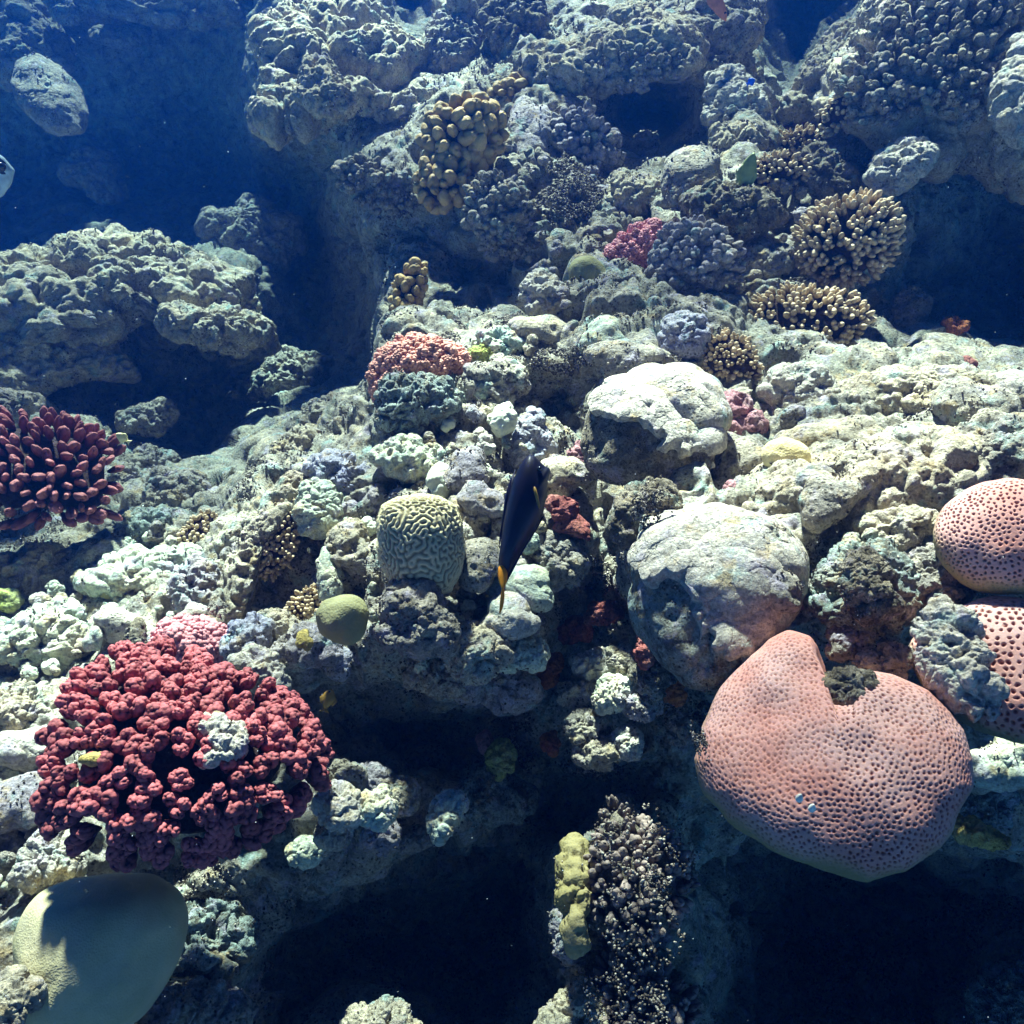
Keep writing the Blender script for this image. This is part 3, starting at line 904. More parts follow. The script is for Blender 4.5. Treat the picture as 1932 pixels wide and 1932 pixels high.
# ------------------------------------------------------------------ honeycomb and brain corals, fishes
def honey(poly, label, t, front, cell=9.4, n=8, name='honeycomb_coral', centre=None, soft=4, back=0.8, flat=0.8, under=0.9, w0=0.05, w1=0.65, warp=None, lean=14):
    SEED[0] += 1
    o = Outline(poly, t, centre, soft, lean)
    V, F, S = o.body(n, o.size * front, o.size * back, flat, 1.0, w0, w1)
    N = vnormals(V, F)
    V = V + N * (o.size * 0.07 * fbm(V / o.size * 1.8, SEED[0], 2))[:, None]
    N = vnormals(V, F)
    s = cell * px(t)
    # cups: spots at least a cup apart all over the surface, each a pit with thick walls between
    from mathutils.kdtree import KDTree
    rnd = np.random.default_rng(SEED[0])
    grid, cups = {}, []
    for i in rnd.permutation(len(V)):
        p = V[i]
        key = tuple(np.floor(p / s).astype(int))
        ok = True
        for dx in (-1, 0, 1):
            for dy in (-1, 0, 1):
                for dz in (-1, 0, 1):
                    for j in grid.get((key[0] + dx, key[1] + dy, key[2] + dz), ()):
                        d = p - V[j]
                        if d @ d < s * s * 0.72: ok = False
        if ok:
            grid.setdefault(key, []).append(i)
            cups.append(i)
    kd = KDTree(len(cups))
    for q, i in enumerate(cups): kd.insert(V[i], q)
    kd.balance()
    wid = rnd.uniform(0.8, 1.2, len(cups))
    Vw = V + 0.16 * s * np.stack([vnoise(V / s * 1.7, SEED[0] + k) for k in range(3)], 1)
    f1 = np.empty(len(V), np.float32)
    for i, p in enumerate(Vw):
        _, q, dd = kd.find(p)
        f1[i] = dd / wid[q]
    e = np.clip((f1 / s - 0.08) / 0.30, 0, 1)
    cellv = 1 - e * e * (3 - 2 * e)
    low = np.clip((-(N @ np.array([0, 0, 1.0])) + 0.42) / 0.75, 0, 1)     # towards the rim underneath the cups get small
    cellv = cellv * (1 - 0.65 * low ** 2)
    V = V - N * (0.0034 * cellv * s / 0.0075)[:, None]
    if warp is not None: V = warp(V)
    V, base = recentre(V)
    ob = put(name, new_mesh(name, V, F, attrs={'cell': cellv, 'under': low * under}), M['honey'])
    ob.location = base
    tag(ob, label, 'coral')
    return ob, o

def edges_of(F):
    E = np.sort(np.concatenate([F[:, [0, 1]], F[:, [1, 2]], F[:, [2, 0]]]), axis=1)
    key = np.unique(E[:, 0].astype(np.int64) * (F.max() + 1) + E[:, 1])
    return key // (F.max() + 1), key % (F.max() + 1)

def maze(n, steps=26, near=1, far=5, seed=3):
    V, F = ico(n)
    a, b = edges_of(F)
    deg = np.bincount(a, minlength=len(V)) + np.bincount(b, minlength=len(V))
    def blur(u, k):
        for _ in range(k):
            u = (u + (np.bincount(a, weights=u[b], minlength=len(V)) + np.bincount(b, weights=u[a], minlength=len(V)))) / (deg + 1)
        return u
    u = np.random.default_rng(seed).normal(0, 1, len(V))
    for _ in range(steps):
        p = blur(u, near)
        u = np.tanh(6 * (p - blur(p, far)) + 0.6 * p)
    return blur(u, 1)

def brain(poly, label, t, front, name='brain_coral'):
    SEED[0] += 1
    o = Outline(poly, t, None, 4)
    V, F, S = o.body(7, o.size * front, o.size * 0.9, 0.75)
    N = vnormals(V, F)
    V = V + N * (o.size * 0.05 * fbm(V / o.size * 1.8, SEED[0], 2))[:, None]
    N = vnormals(V, F)
    u = maze(7)
    u = (u - u.min()) / (u.max() - u.min())
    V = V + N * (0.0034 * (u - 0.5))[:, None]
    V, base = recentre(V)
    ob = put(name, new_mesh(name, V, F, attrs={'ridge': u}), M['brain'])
    ob.location = base
    tag(ob, label, 'coral')
    return ob

def plate(name, poly, t, thick, mat, parent, n=4, flat=0.8, soft=1, base=None):
    """A fin or a body: silhouette with a lens-shaped section."""
    o = Outline(poly, t, None, soft)
    V, F, S = o.body(n, thick, thick, flat)
    b = np.array(parent.location) if base is None else base
    return put(name, new_mesh(name, V - b, F), M[mat], parent)

def fish_root(name, x, y, t, label, cat='fish'):
    e = bpy.data.objects.new(name, None)
    e.empty_display_size = 0.03
    e.location = at(x, y, t)
    C.objects.link(e)
    tag(e, label, cat)
    return e

def turned(e, pivot_dir, deg):
    """Turn a whole fish about an axis through its Empty."""
    e.rotation_mode = 'QUATERNION'
    from mathutils import Quaternion
    e.rotation_quaternion = Quaternion(Vector(pivot_dir), math.radians(deg))
# ------------------------------------------------------------------ the large corals
HEART = [(1312,1432),(1320,1368),(1345,1325),(1368,1288),(1400,1250),(1432,1217),(1472,1192),(1515,1183),(1553,1196),(1568,1222),(1560,1256),(1562,1286),
         (1584,1308),(1618,1315),(1640,1306),(1648,1288),(1662,1272),(1700,1282),(1756,1311),(1785,1345),(1804,1383),(1809,1435),(1800,1480),(1777,1516),(1758,1555),(1736,1583),
         (1676,1623),(1612,1637),(1544,1622),(1448,1589),(1376,1544),(1332,1492)]
def curl(V):                      # the right lobe curls over the notch
    c = at(1648, 1292, 0.985)
    k = px(1.0)
    w = np.exp(-np.sum((V - c) ** 2, 1) / (52 * k) ** 2)
    c2 = at(1556, 1262, 0.985)
    w2 = np.exp(-np.sum((V - c2) ** 2, 1) / (46 * k) ** 2)
    return V + RGT * (-26 * k * w + 10 * k * w2)[:, None]
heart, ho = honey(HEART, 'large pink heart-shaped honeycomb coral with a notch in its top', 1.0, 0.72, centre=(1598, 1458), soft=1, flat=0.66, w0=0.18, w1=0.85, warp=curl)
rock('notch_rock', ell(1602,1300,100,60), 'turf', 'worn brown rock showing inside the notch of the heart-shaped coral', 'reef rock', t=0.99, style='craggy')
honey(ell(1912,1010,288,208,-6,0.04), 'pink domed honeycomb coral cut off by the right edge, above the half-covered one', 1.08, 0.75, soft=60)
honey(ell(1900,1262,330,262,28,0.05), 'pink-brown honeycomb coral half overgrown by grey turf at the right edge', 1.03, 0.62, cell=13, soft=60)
rock('turf_crust', [(1735,1195),(1760,1152),(1790,1132),(1815,1150),(1835,1190),(1848,1245),(1862,1300),(1845,1345),(1795,1325),(1750,1268)],
     'white', 'speckled grey turf crust spreading over the left half of a honeycomb coral', 'algae turf', t=1.0, front=0.5, back=0.3, style='craggy')
# the two white worm plumes in their burrow
wr = fish_root('christmas_tree_worm', 1515, 1510, 0.85, 'tiny white twin-plumed worm in a burrow on the heart-shaped coral', 'worm')
for (x, y) in ((1509, 1505), (1533, 1524)):
    for k in range(1):
        V, F = ico(4)
        q = V.copy()
        ang = np.arctan2(V[:, 1], V[:, 0])
        rr = (1 - 0.55 * (V[:, 2] + 1) / 2) * (1 + 0.18 * np.sin(ang * 9 + V[:, 2] * 14))
        q = np.stack([V[:, 0] * rr, V[:, 1] * rr, V[:, 2] * 1.3], 1) * 0.0045
        tt = 0.86
        # stand the plume on the coral's face: shoot a ray at the coral
        put('plume', new_mesh('plume', q + at(x, y, tt) - np.array(wr.location), F), M['worm'], wr)

brain([(712,985),(722,955),(750,937),(790,932),(830,938),(860,955),(874,985),(876,1030),(868,1075),(850,1115),(800,1125),(745,1110),(722,1070),(714,1030)],
      'yellowish brain coral column with winding ridges, left of the dark fish', 1.33, 0.85)

heads = [head_mesh('branch', 40 + k) for k in range(7)]
fing = [branch_mesh('branch', 60 + k, 0.44, 0.7, 0.18, flat=0.6) for k in range(7)]
fing_s = [tuft_mesh('branch', 80 + k, 3 + k % 3) for k in range(8)]
fat = [branch_mesh('branch', 100 + k, 0.46, 0.75, 0.20, flat=0.75) for k in range(6)]
clus = [cluster_mesh('branch', 180 + k, 3 + k % 2) for k in range(8)]
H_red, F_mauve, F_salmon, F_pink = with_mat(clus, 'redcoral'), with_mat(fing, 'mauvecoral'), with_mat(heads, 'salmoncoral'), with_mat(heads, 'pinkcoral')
F_tan, F_brown = with_mat(fat, 'tancoral'), with_mat(fing_s, 'brownfinger')
stub = [tuft_mesh('branch', 140 + k, 3 + k % 3, 0.25, 5, 0.30, 0.35) for k in range(8)]
F_grey, F_lilac = with_mat(stub, 'grey'), with_mat(stub, 'lilac')
H_pink = with_mat(heads, 'pinkcoral')

RED = [(98,1385),(108,1330),(130,1270),(170,1225),(230,1195),(300,1190),(370,1215),(440,1250),(510,1280),(570,1320),(610,1375),(628,1430),
       (615,1490),(575,1540),(520,1590),(450,1625),(360,1640),(270,1635),(180,1610),(120,1570),(95,1500),(105,1440)]
RED = [(362 + (x - 362) * 0.93, 1404 + (y - 1412) * 0.86) for x, y in RED]
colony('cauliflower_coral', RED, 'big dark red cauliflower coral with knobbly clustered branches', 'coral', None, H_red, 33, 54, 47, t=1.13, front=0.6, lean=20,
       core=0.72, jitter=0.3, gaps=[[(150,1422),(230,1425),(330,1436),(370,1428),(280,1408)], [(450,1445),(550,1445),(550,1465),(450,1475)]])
rock('dead_coral_patch', ell(415,1398,84,74), 'white', 'pale grey dead patch in the middle of the red cauliflower coral', 'dead coral', t=1.075, style='craggy')
rock('sponge', ell(180,1432,44,22,-10), 'yellow', 'small mustard sponge at the left rim of the red cauliflower coral', 'sponge', t=1.02, style='round')
colony('knob_coral', [(300,1215),(312,1190),(345,1178),(385,1183),(420,1200),(425,1225),(400,1245),(340,1240)],
       'light pink knobby coral just behind the red cauliflower coral', 'coral', None, H_pink, 20, 40, 40, dt=-0.06, front=0.6, limit=30)
MAUVE = [(-30,880),(-28,810),(-10,778),(50,772),(110,780),(170,800),(215,828),(222,870),(212,930),(205,975),(150,990),(80,990),(0,985),(-28,950)]
colony('finger_coral', MAUVE, 'mauve dome of stubby finger coral at the left edge', 'coral', None, F_mauve, 16.5, 44, 25, t=1.72, front=0.6, jitter=0.3, core=0.70, lean=28)
colony('knob_coral', [(708,740),(706,700),(722,668),(760,648),(800,640),(840,650),(876,670),(880,695),(850,705),(800,716),(760,712),(730,735),(718,760)],
       'salmon pink knobby coral capping a grey block at the drop-off', 'coral', None, F_salmon, 17, 34, 30, dt=-0.07, front=0.7, limit=70)
colony('knob_coral', [(1138,510),(1142,480),(1170,455),(1205,432),(1240,424),(1252,450),(1248,490),(1225,515),(1185,527),(1150,528)],
       'deep rose knobby coral in the shade between grey rocks', 'coral', None, F_pink, 12.5, 28, 20, dt=-0.05, front=0.5, limit=60)
colony('knob_coral', [(795,265),(815,225),(850,200),(890,190),(930,200),(950,235),(945,280),(915,305),(860,320),(815,310)],
       'largest tan knobby coral, round upper clump on the back wall', 'coral', None, F_tan, 20, 42, 36, dt=-0.12, front=0.6, limit=90, vary=0.35)
colony('knob_coral', [(788,330),(800,305),(840,300),(880,315),(905,340),(890,370),(850,390),(805,395),(786,370)],
       'tan knobby coral clump directly under the largest tan one', 'coral', None, F_tan, 18, 38, 29, dt=-0.08, front=0.5, limit=60, vary=0.35)
colony('knob_coral', [(930,180),(945,158),(985,150),(1015,160),(1020,190),(1000,215),(955,215)],
       'small tan knobby coral behind and right of the largest tan one', 'coral', None, F_tan, 18, 36, 30, dt=-0.06, front=0.5, limit=40)
colony('knob_coral', [(735,590),(740,550),(765,510),(790,490),(805,505),(800,545),(785,580),(760,605)],
       'olive tan knobby coral on the shaded ledge below the back wall', 'coral', None, F_tan, 15, 30, 24, dt=-0.12, front=0.5, limit=40)
colony('finger_coral', [(1505,440),(1520,405),(1560,378),(1610,366),(1660,380),(1690,410),(1692,460),(1670,505),(1630,530),(1580,540),(1530,520),(1510,480)],
       'dense brown-tan finger coral on the right slope, rounded', 'coral', None, F_brown, 19, 36, 27, dt=-0.10, front=0.65, limit=100)
colony('finger_coral', [(1400,600),(1430,560),(1480,540),(1550,545),(1610,560),(1640,600),(1610,650),(1560,680),(1490,690),(1430,660)],
       'wide shaded brown finger coral spreading below the rounded one', 'coral', None, F_brown, 19, 32, 25, dt=-0.07, front=0.4, limit=100)
colony('finger_coral', [(1320,680),(1335,640),(1370,622),(1410,640),(1430,680),(1440,710),(1390,715),(1340,705)],
       'small brown finger coral beside the lilac knobby rock', 'coral', None, F_brown, 15, 28, 21, dt=-0.05, front=0.4, limit=60)
colony('finger_coral', [(1715,255),(1735,205),(1770,170),(1800,175),(1805,215),(1780,260),(1750,300),(1725,330),(1700,310)],
       'tan finger coral lining the edge of the upper right rock', 'coral', None, F_brown, 19, 34, 26, dt=-0.16, front=0.4, limit=70)
colony('finger_coral', [(1545,235),(1565,200),(1600,150),(1635,110),(1660,130),(1650,180),(1610,220),(1570,250)],
       'tan finger coral lining the lower left flank of the upper right mass', 'coral', None, F_brown, 16, 30, 22, t=2.12, front=0.4, limit=70)
colony('finger_coral', [(1440,285),(1470,255),(1520,240),(1560,260),(1570,295),(1520,310),(1460,305)],
       'rusty tan finger coral in the cleft below the upper right mass', 'coral', None, F_brown, 14, 26, 19, dt=-0.08, front=0.35, limit=70)
colony('finger_coral', [(1395,330),(1420,300),(1470,290),(1520,300),(1530,330),(1500,350),(1440,360),(1400,370)],
       'pale tan finger coral patch around the green fish', 'coral', None, F_brown, 16, 27, 23, dt=-0.05, front=0.35, limit=70)
colony('finger_coral', [(472,1040),(485,985),(515,940),(550,922),(562,945),(562,1010),(550,1060),(515,1090),(480,1085)],
       'brown finger coral on the shaded right side of the low pale ridge', 'coral', None, F_brown, 14, 26, 20, dt=-0.06, front=0.4, limit=90)
colony('finger_coral', [(540,1150),(560,1120),(590,1105),(605,1130),(600,1160),(565,1175)],
       'little brown finger coral left of the olive ball coral', 'coral', None, F_brown, 13, 25, 19, dt=-0.03, front=0.35, limit=40)
colony('finger_coral', [(335,1020),(360,980),(400,960),(420,985),(405,1020),(370,1050)],
       'small tan finger coral on the lower left slope', 'coral', None, F_brown, 13, 23, 19, dt=-0.02, front=0.3, limit=50)

F_griz = with_mat(stub, 'grizzled')
for poly, lb, ms, cm, sp, ln, wd, kw in [
    ([(1108,1650),(1122,1585),(1140,1540),(1165,1510),(1190,1540),(1235,1560),(1290,1600),(1310,1660),(1285,1720),(1250,1740),(1235,1775),(1180,1760),(1135,1745),(1112,1700)],
     'grizzled dead branching coral right of the yellow lobed coral', F_griz, 'turf', 25, 46, 32, dict(t=1.2, front=0.45, lean=5)),
    ([(1130,1850),(1150,1800),(1185,1775),(1240,1800),(1260,1840),(1310,1880),(1300,1940),(1270,1990),(1190,2000),(1140,1970),(1120,1900)],
     'grizzled dead branching coral at the bottom edge under the other grizzled one', F_griz, 'turf', 25, 46, 32, dict(t=1.18, front=0.45, lean=5)),
    ([(1590,165),(1630,95),(1645,30),(1700,-20),(1800,-40),(1880,-20),(1890,80),(1880,160),(1850,220),(1790,190),(1720,215),(1650,215)],
     'worn grey finger coral crusting the face of the upper right reef mass', F_grey, 'grey', 25, 44, 34, dict(t=2.05, front=0.45, lean=38)),
    ([(1225,500),(1240,445),(1290,418),(1350,428),(1395,470),(1395,525),(1345,555),(1280,555),(1238,540)],
     'dead grey knobby coral right of the deep rose coral', F_lilac, 'lilac', 23, 40, 36, dict(dt=-0.1, front=0.6)),
    ([(1015,300),(1020,250),(1060,215),(1110,205),(1140,240),(1180,280),(1170,315),(1110,330),(1050,330)],
     'dead lilac-grey knobby coral behind the tan knobby corals', F_lilac, 'lilac', 22, 38, 34, dict(dt=-0.1, front=0.55)),
    ([(880,390),(900,340),(940,325),(985,350),(1000,400),(1010,450),(970,480),(920,475),(885,430)],
     'dead grey knobby coral hanging in the shade under the tan corals', F_grey, 'grey', 22, 38, 34, dict(dt=-0.08, front=0.5)),
    ([(640,320),(660,295),(720,310),(775,335),(780,380),(740,400),(690,390),(650,360)],
     'dead grey knobby coral on the ledge left of the tan corals', F_grey, 'grey', 21, 34, 32, dict(dt=-0.17, front=0.45)),
    ([(1000,150),(1060,130),(1150,110),(1230,100),(1290,110),(1270,150),(1180,165),(1080,170)],
     'crumbly dead coral along the lower edge of the rock bridge', F_grey, 'grey', 20, 34, 30, dict(t=2.42, front=0.4, lean=25)),
]:
    colony('dead_coral', poly, lb, 'dead coral', None, ms, sp, ln, wd, core_mat=cm, jitter=0.45, vary=0.35, **kw)
rock('ball_coral', ell(648,1168,97,96,0,0.03), 'olive', 'round olive ball coral beside the grey cone rock', 'coral', t=1.30, style='smooth', front=0.95, flat=1.0)
rock('boulder_coral', [(40,1790),(45,1740),(70,1695),(120,1672),(180,1660),(250,1660),(310,1690),(335,1750),(325,1830),(290,1900),(230,1940),(150,1945),(90,1925),(55,1870)],
     'boulder', 'big smooth olive boulder coral in the lower left, half in shade', 'coral', t=1.06, style='smooth', front=0.9, flat=0.95, n=7)
rock('dome_coral', ell(1107,520,74,72,0,0.04), 'olive', 'small olive dome coral left of the deep rose coral', 'coral', dt=-0.03, style='smooth', flat=0.95)
rock('dome_coral', ell(1230,626,66,58,0,0.05), 'palegreen', 'pale green dome coral left of the lilac knobby rock', 'coral', dt=-0.02, style='smooth', flat=0.95)
rock('dome_coral', ell(1483,862,96,70,10,0.04), 'mustard', 'bright yellow smooth dome coral on the white plateau', 'coral', t=1.38, style='smooth', flat=0.9)
rock('dome_coral', ell(205,1115,48,62,0,0.05), 'olive', 'small grey-olive ball coral among the pale mounds on the left', 'coral', dt=-0.05, style='smooth', flat=0.95)
rock('lobe_coral', [(1056,1632),(1066,1600),(1088,1586),(1106,1600),(1112,1640),(1100,1665),(1108,1700),(1094,1735),(1098,1770),(1078,1786),(1064,1756),(1068,1720),(1054,1690),(1062,1660)],
     'lobe', 'yellow lobed coral at the edge of the dark bottom hollow', 'coral', t=1.2, style='knobby', front=0.9, flat=0.9)
rock('lobe_coral', [(922,1425),(935,1402),(955,1400),(968,1418),(962,1450),(940,1465),(925,1450)], 'lime', 'yellow-green lumpy coral beside a pointed turf clump', 'coral', dt=-0.08, style='knobby')
# ------------------------------------------------------------------ rocks one can tell apart
R = rock
# far left and upper left
R('reef_ledge', [(-80,640),(-60,560),(0,520),(60,495),(120,480),(185,440),(230,432),(300,455),(380,490),(450,520),(485,560),(500,620),(480,650),
    (430,640),(360,610),(300,575),(240,600),(180,640),(100,660),(20,680),(-60,700)], 'cream', 'wide overhanging reef ledge lit on top, left of the deep gully', 'reef rock',
    t=2.6, front=0.6, back=1.0, style='craggy', n=8, soft=2, lean=34)
R('reef_ledge', [(-40,640),(0,600),(60,590),(120,605),(190,640),(225,690),(240,715),(180,705),(110,720),(40,740),(-40,730)], 'cream',
    'lower lip of the wide ledge, drooping to a point on the right', 'reef rock', t=2.45, front=0.5, style='craggy', n=7, soft=2, lean=32)
R('reef_rock', [(385,430),(400,400),(450,405),(470,375),(500,385),(530,410),(565,420),(560,470),(520,505),(460,490),(410,470)], 'grey',
    'hazy rock with thin twigs standing in the blue gully', 'reef rock', dt=-0.25, style='craggy')
R('boulder', [(32,160),(50,125),(85,112),(120,130),(150,170),(155,210),(140,245),(95,248),(60,225),(40,195)], 'grey', 'smooth blue-grey boulder hanging at the upper left', 'boulder', t=3.3, back=1.2, style='round', flat=0.9)
R('reef_rock', [(-60,120),(-60,-40),(60,-30),(95,30),(118,80),(110,120),(60,110),(0,150)], 'grey', 'blue-grey rock filling the top left corner', 'reef rock', t=3.8, back=2.6, style='rough', n=7)
R('reef_rock', ell(130,0,90,60), 'grey', 'small hazy rock at the top edge near the left corner', 'reef rock', t=3.7, back=2, style='rough')
R('reef_rock', ell(360,10,330,60,4), 'grey', 'long hazy rock lip along the top edge', 'reef rock', t=3.75, back=3, style='craggy')
R('reef_rock', ell(230,68,90,36), 'grey', 'faint low rock under the long hazy lip', 'reef rock', t=3.9, back=3, style='craggy')
R('reef_rock', ell(180,330,90,90), 'grey', 'dim rock knob deep in the blue water on the left', 'reef rock', t=4.1, back=2.2, style='craggy')
R('reef_rock', ell(20,690,110,60), 'grey', 'pale block on the left edge under the ledge', 'reef rock', t=2.4, style='rough')
R('reef_rock', ell(15,765,90,60), 'grey', 'low pale rock just above the mauve finger coral', 'reef rock', t=1.95, style='rough')
R('reef_rock', ell(280,790,90,60,-20), 'grey', 'dim grey rock in the gully right of the mauve coral', 'reef rock', t=2.45, style='craggy')
# upper centre
R('reef_outcrop', [(480,180),(500,110),(500,60),(560,20),(600,-30),(680,-20),(740,40),(790,100),(806,150),(800,200),(770,235),(720,210),(660,200),(600,215),(540,240),(490,220)],
    'cream', 'tall sunlit rock wall at the top, left of the blue gap', 'reef rock', t=2.8, front=0.5, back=1.0, style='craggy', n=8, soft=2, lean=52)
R('reef_rock', [(560,180),(580,120),(615,115),(640,150),(665,175),(655,205),(600,210)], 'cream', 'pale jutting knob on the front of the tall rock wall', 'reef rock', t=2.5, style='craggy')
R('reef_rock', [(808,60),(830,35),(880,30),(905,60),(900,110),(860,130),(815,120)], 'grey', 'rounded rock right of the blue gap at the top', 'reef rock', dt=-0.12, style='craggy')
R('reef_rock', [(905,30),(950,0),(1010,-20),(1030,40),(1000,80),(940,90)], 'turf', 'dark turfy rock at the top centre', 'reef rock', dt=-0.1, style='craggy')
R('reef_rock', [(960,120),(1010,90),(1090,85),(1180,60),(1270,50),(1330,90),(1300,140),(1240,130),(1160,160),(1060,165),(990,160)], 'cream', 'long craggy rock bridge over the dark cave at the top', 'reef rock',
    t=2.5, style='craggy', n=7, soft=2, front=0.9)
R('reef_rock', [(1110,90),(1150,30),(1200,20),(1260,40),(1300,60),(1280,110),(1200,120)], 'cream', 'pale hump on top of the rock bridge', 'reef rock', t=2.48, style='rough')
R('reef_rock', [(1230,40),(1290,0),(1360,-20),(1430,10),(1425,70),(1390,130),(1330,140),(1280,110)], 'grey', 'large rock at the top with an orange bar on it', 'reef rock', t=2.6, style='rough', n=7)
R('reef_rock', [(1335,150),(1370,130),(1400,150),(1440,180),(1445,230),(1415,265),(1370,260),(1340,220)], 'white', 'pale pitted rock right of the dark cave', 'reef rock', dt=-0.12, style='craggy')
R('reef_rock', ell(1000,250,70,130), 'lilac', 'grey-violet rock touching the right side of the largest tan coral', 'reef rock', dt=-0.02, style='soft')
R('reef_rock', ell(1200,365,110,60,15), 'cream', 'tan-crusted rock on the saddle below the cave', 'reef rock', dt=-0.06, style='craggy')
R('dome_rock', [(1248,350),(1255,305),(1285,280),(1320,278),(1352,300),(1350,340),(1310,355),(1290,400),(1265,390)], 'grey', 'smooth grey domed rock above the turfy shelf', 'reef rock', dt=-0.12, style='round')
R('reef_rock', ell(1395,270,110,60,10), 'cream', 'craggy pale rock between the cave and the finger coral patch', 'reef rock', dt=-0.05, style='craggy')
R('reef_rock', ell(1510,250,100,50,-25), 'orange', 'rusty rubble in the cleft below the upper right reef', 'reef rock', dt=-0.05, style='craggy')
R('reef_rock', ell(1205,288,90,50,-5), 'grey', 'pale jagged lip at the bottom of the dark cave', 'reef rock', dt=-0.15, style='craggy')
R('reef_rock', ell(548,712,150,84,-10), 'grey', 'dim block lying at the bottom of the gully left of the salmon coral', 'reef rock', dt=-0.25, style='craggy')
R('reef_rock', ell(405,618,170,80,8), 'cream', 'knobby lip hanging at the front of the wide ledge, above its undercut', 'reef rock', t=2.5, style='craggy', lean=25)
R('reef_rock', [(1490,210),(1520,130),(1570,55),(1625,60),(1610,140),(1570,215)], 'cream', 'craggy flank rock between the blue cleft and the upper right mass', 'reef rock', t=2.5, style='craggy', n=7)
# upper right mass
R('reef_outcrop', [(1560,195),(1590,150),(1625,95),(1640,20),(1680,-40),(1800,-80),(1950,-90),(2080,-40),(2100,150),(2060,280),(1960,320),(1900,300),(1850,270),(1800,290),
    (1750,250),(1690,235),(1630,225),(1580,215)], 'cream', 'big lumpy reef mass in the upper right corner with overhang', 'reef rock', t=2.2, front=0.6, back=1.0, style='craggy', n=8, soft=2)
R('reef_rock', [(1885,95),(1932,60),(2010,50),(2060,120),(2040,220),(1960,260),(1910,230),(1880,170)], 'white', 'pale smooth shoulder on the right edge of the upper right mass', 'reef rock', t=1.95, style='rough', n=7)
R('reef_rock', [(1645,335),(1655,295),(1690,270),(1730,265),(1760,290),(1740,330),(1700,360),(1660,362)], 'white', 'white block under the lower edge of the upper right mass', 'reef rock', t=2.0, style='rough')
R('reef_rock', [(1690,560),(1720,545),(1750,570),(1740,600),(1720,640),(1690,620)], 'grey', 'lone dim rock at the mouth of the dark right hollow', 'reef rock', dt=-0.2, style='craggy')
R('reef_rock', ell(1800,615,36,26), 'orange', 'small rusty lump in the dark right hollow', 'reef rock', dt=-0.3, style='craggy')
# middle belt
R('reef_rock', [(985,560),(990,530),(1020,515),(1050,530),(1068,565),(1040,590),(1000,590)], 'white', 'white furry-topped rock left of the olive dome', 'reef rock', dt=-0.06, style='craggy')
R('reef_rock', ell(1165,555,70,66), 'grey', 'grey rock below the deep rose coral', 'reef rock', dt=-0.04, style='knobby')
R('reef_rock', [(1290,380),(1330,350),(1400,355),(1460,380),(1475,410),(1420,440),(1340,430)], 'turf', 'turfy brown shelf below the green fish', 'reef rock', dt=-0.06, style='craggy')
R('reef_rock', ell(1560,330,120,70,20), 'turf', 'brown rubble shelf behind the rounded finger coral', 'reef rock', dt=-0.04, style='craggy')
R('reef_rock', ell(1450,490,90,60), 'grey', 'shaded grey rock between the two brown finger corals', 'reef rock', dt=-0.04, style='rough')
R('lilac_rock', [(1250,635),(1258,605),(1290,592),(1322,600),(1338,630),(1325,665),(1290,675),(1260,660)], 'violet', 'lilac knobby rock right of the pale green dome', 'reef rock', dt=-0.06, style='knobby')
R('reef_rock', ell(1135,640,90,70), 'mint', 'mint-grey lump in the middle above the white plateau', 'reef rock', dt=-0.04, style='soft')
R('reef_rock', ell(1180,680,130,80), 'grey', 'rounded grey rock directly behind the white-capped rock', 'reef rock', dt=-0.05, style='round')
R('reef_rock', ell(1020,625,100,60), 'cream', 'cream lump on the crest below the shaded ledge', 'reef rock', dt=-0.03, style='soft')
R('reef_rock', ell(945,650,80,50), 'mint', 'pale crusted lump right of the salmon coral', 'reef rock', dt=-0.03, style='craggy')
R('sponge', ell(915,670,52,40), 'lime', 'yellow-green sponge lump beside the salmon coral', 'sponge', dt=-0.03, style='knobby')
R('reef_block', [(720,800),(715,740),(730,715),(790,715),(850,720),(870,760),(850,790),(790,805),(750,815)], 'teal', 'teal-grey block under the salmon pink coral', 'reef rock', dt=-0.05, style='craggy', n=7)
R('reef_rock', ell(930,720,110,70), 'grey', 'grey lump right of the teal block', 'reef rock', dt=-0.04, style='knobby')
R('plate_coral', [(925,800),(935,770),(960,760),(975,780),(970,810),(945,825)], 'palegreen', 'pale green cupped plate coral left of the dark hole', 'coral', dt=-0.08, style='soft')
R('spire_rock', [(960,850),(985,800),(1000,775),(1018,780),(1030,815),(1048,850),(1020,880),(975,880)], 'violet', 'lilac knobby spire behind the head of the dark fish', 'reef rock', dt=-0.05, style='knobby')
R('reef_rock', ell(780,870,130,80,10), 'mint', 'pale mound above the brain coral', 'reef rock', dt=-0.03, style='knobby')
R('reef_rock', ell(880,890,90,80), 'lilac', 'grey-lilac pitted knob left of the dark fish', 'reef rock', dt=-0.06, style='round')
R('reef_rock', ell(840,905,70,60), 'palegreen', 'smooth pale green knob above right of the brain coral', 'reef rock', dt=-0.06, style='soft')
R('reef_rock', ell(905,945,80,70), 'lilac', 'blue-grey knob touching the left side of the dark fish', 'reef rock', dt=-0.05, style='soft')
R('reef_rock', ell(880,985,70,90), 'cream', 'pale rock right behind the brain coral', 'reef rock', dt=-0.02, style='craggy')
R('reef_rock', ell(905,1065,85,90), 'grey', 'pitted pinkish rock between the brain coral and the fish tail', 'reef rock', t=1.36, style='round')
R('reef_rock', ell(1060,900,90,80), 'cream', 'cream knobs right of the head of the dark fish', 'reef rock', dt=-0.04, style='soft')
R('reef_rock', ell(1080,860,70,50), 'pink', 'pinkish lump at the lip of the dark hole', 'reef rock', dt=-0.02, style='knobby')
R('red_crust', ell(1060,960,44,52), 'red', 'upper bright red encrusting sponge right of the dark fish', 'sponge', dt=-0.06, style='knobby')
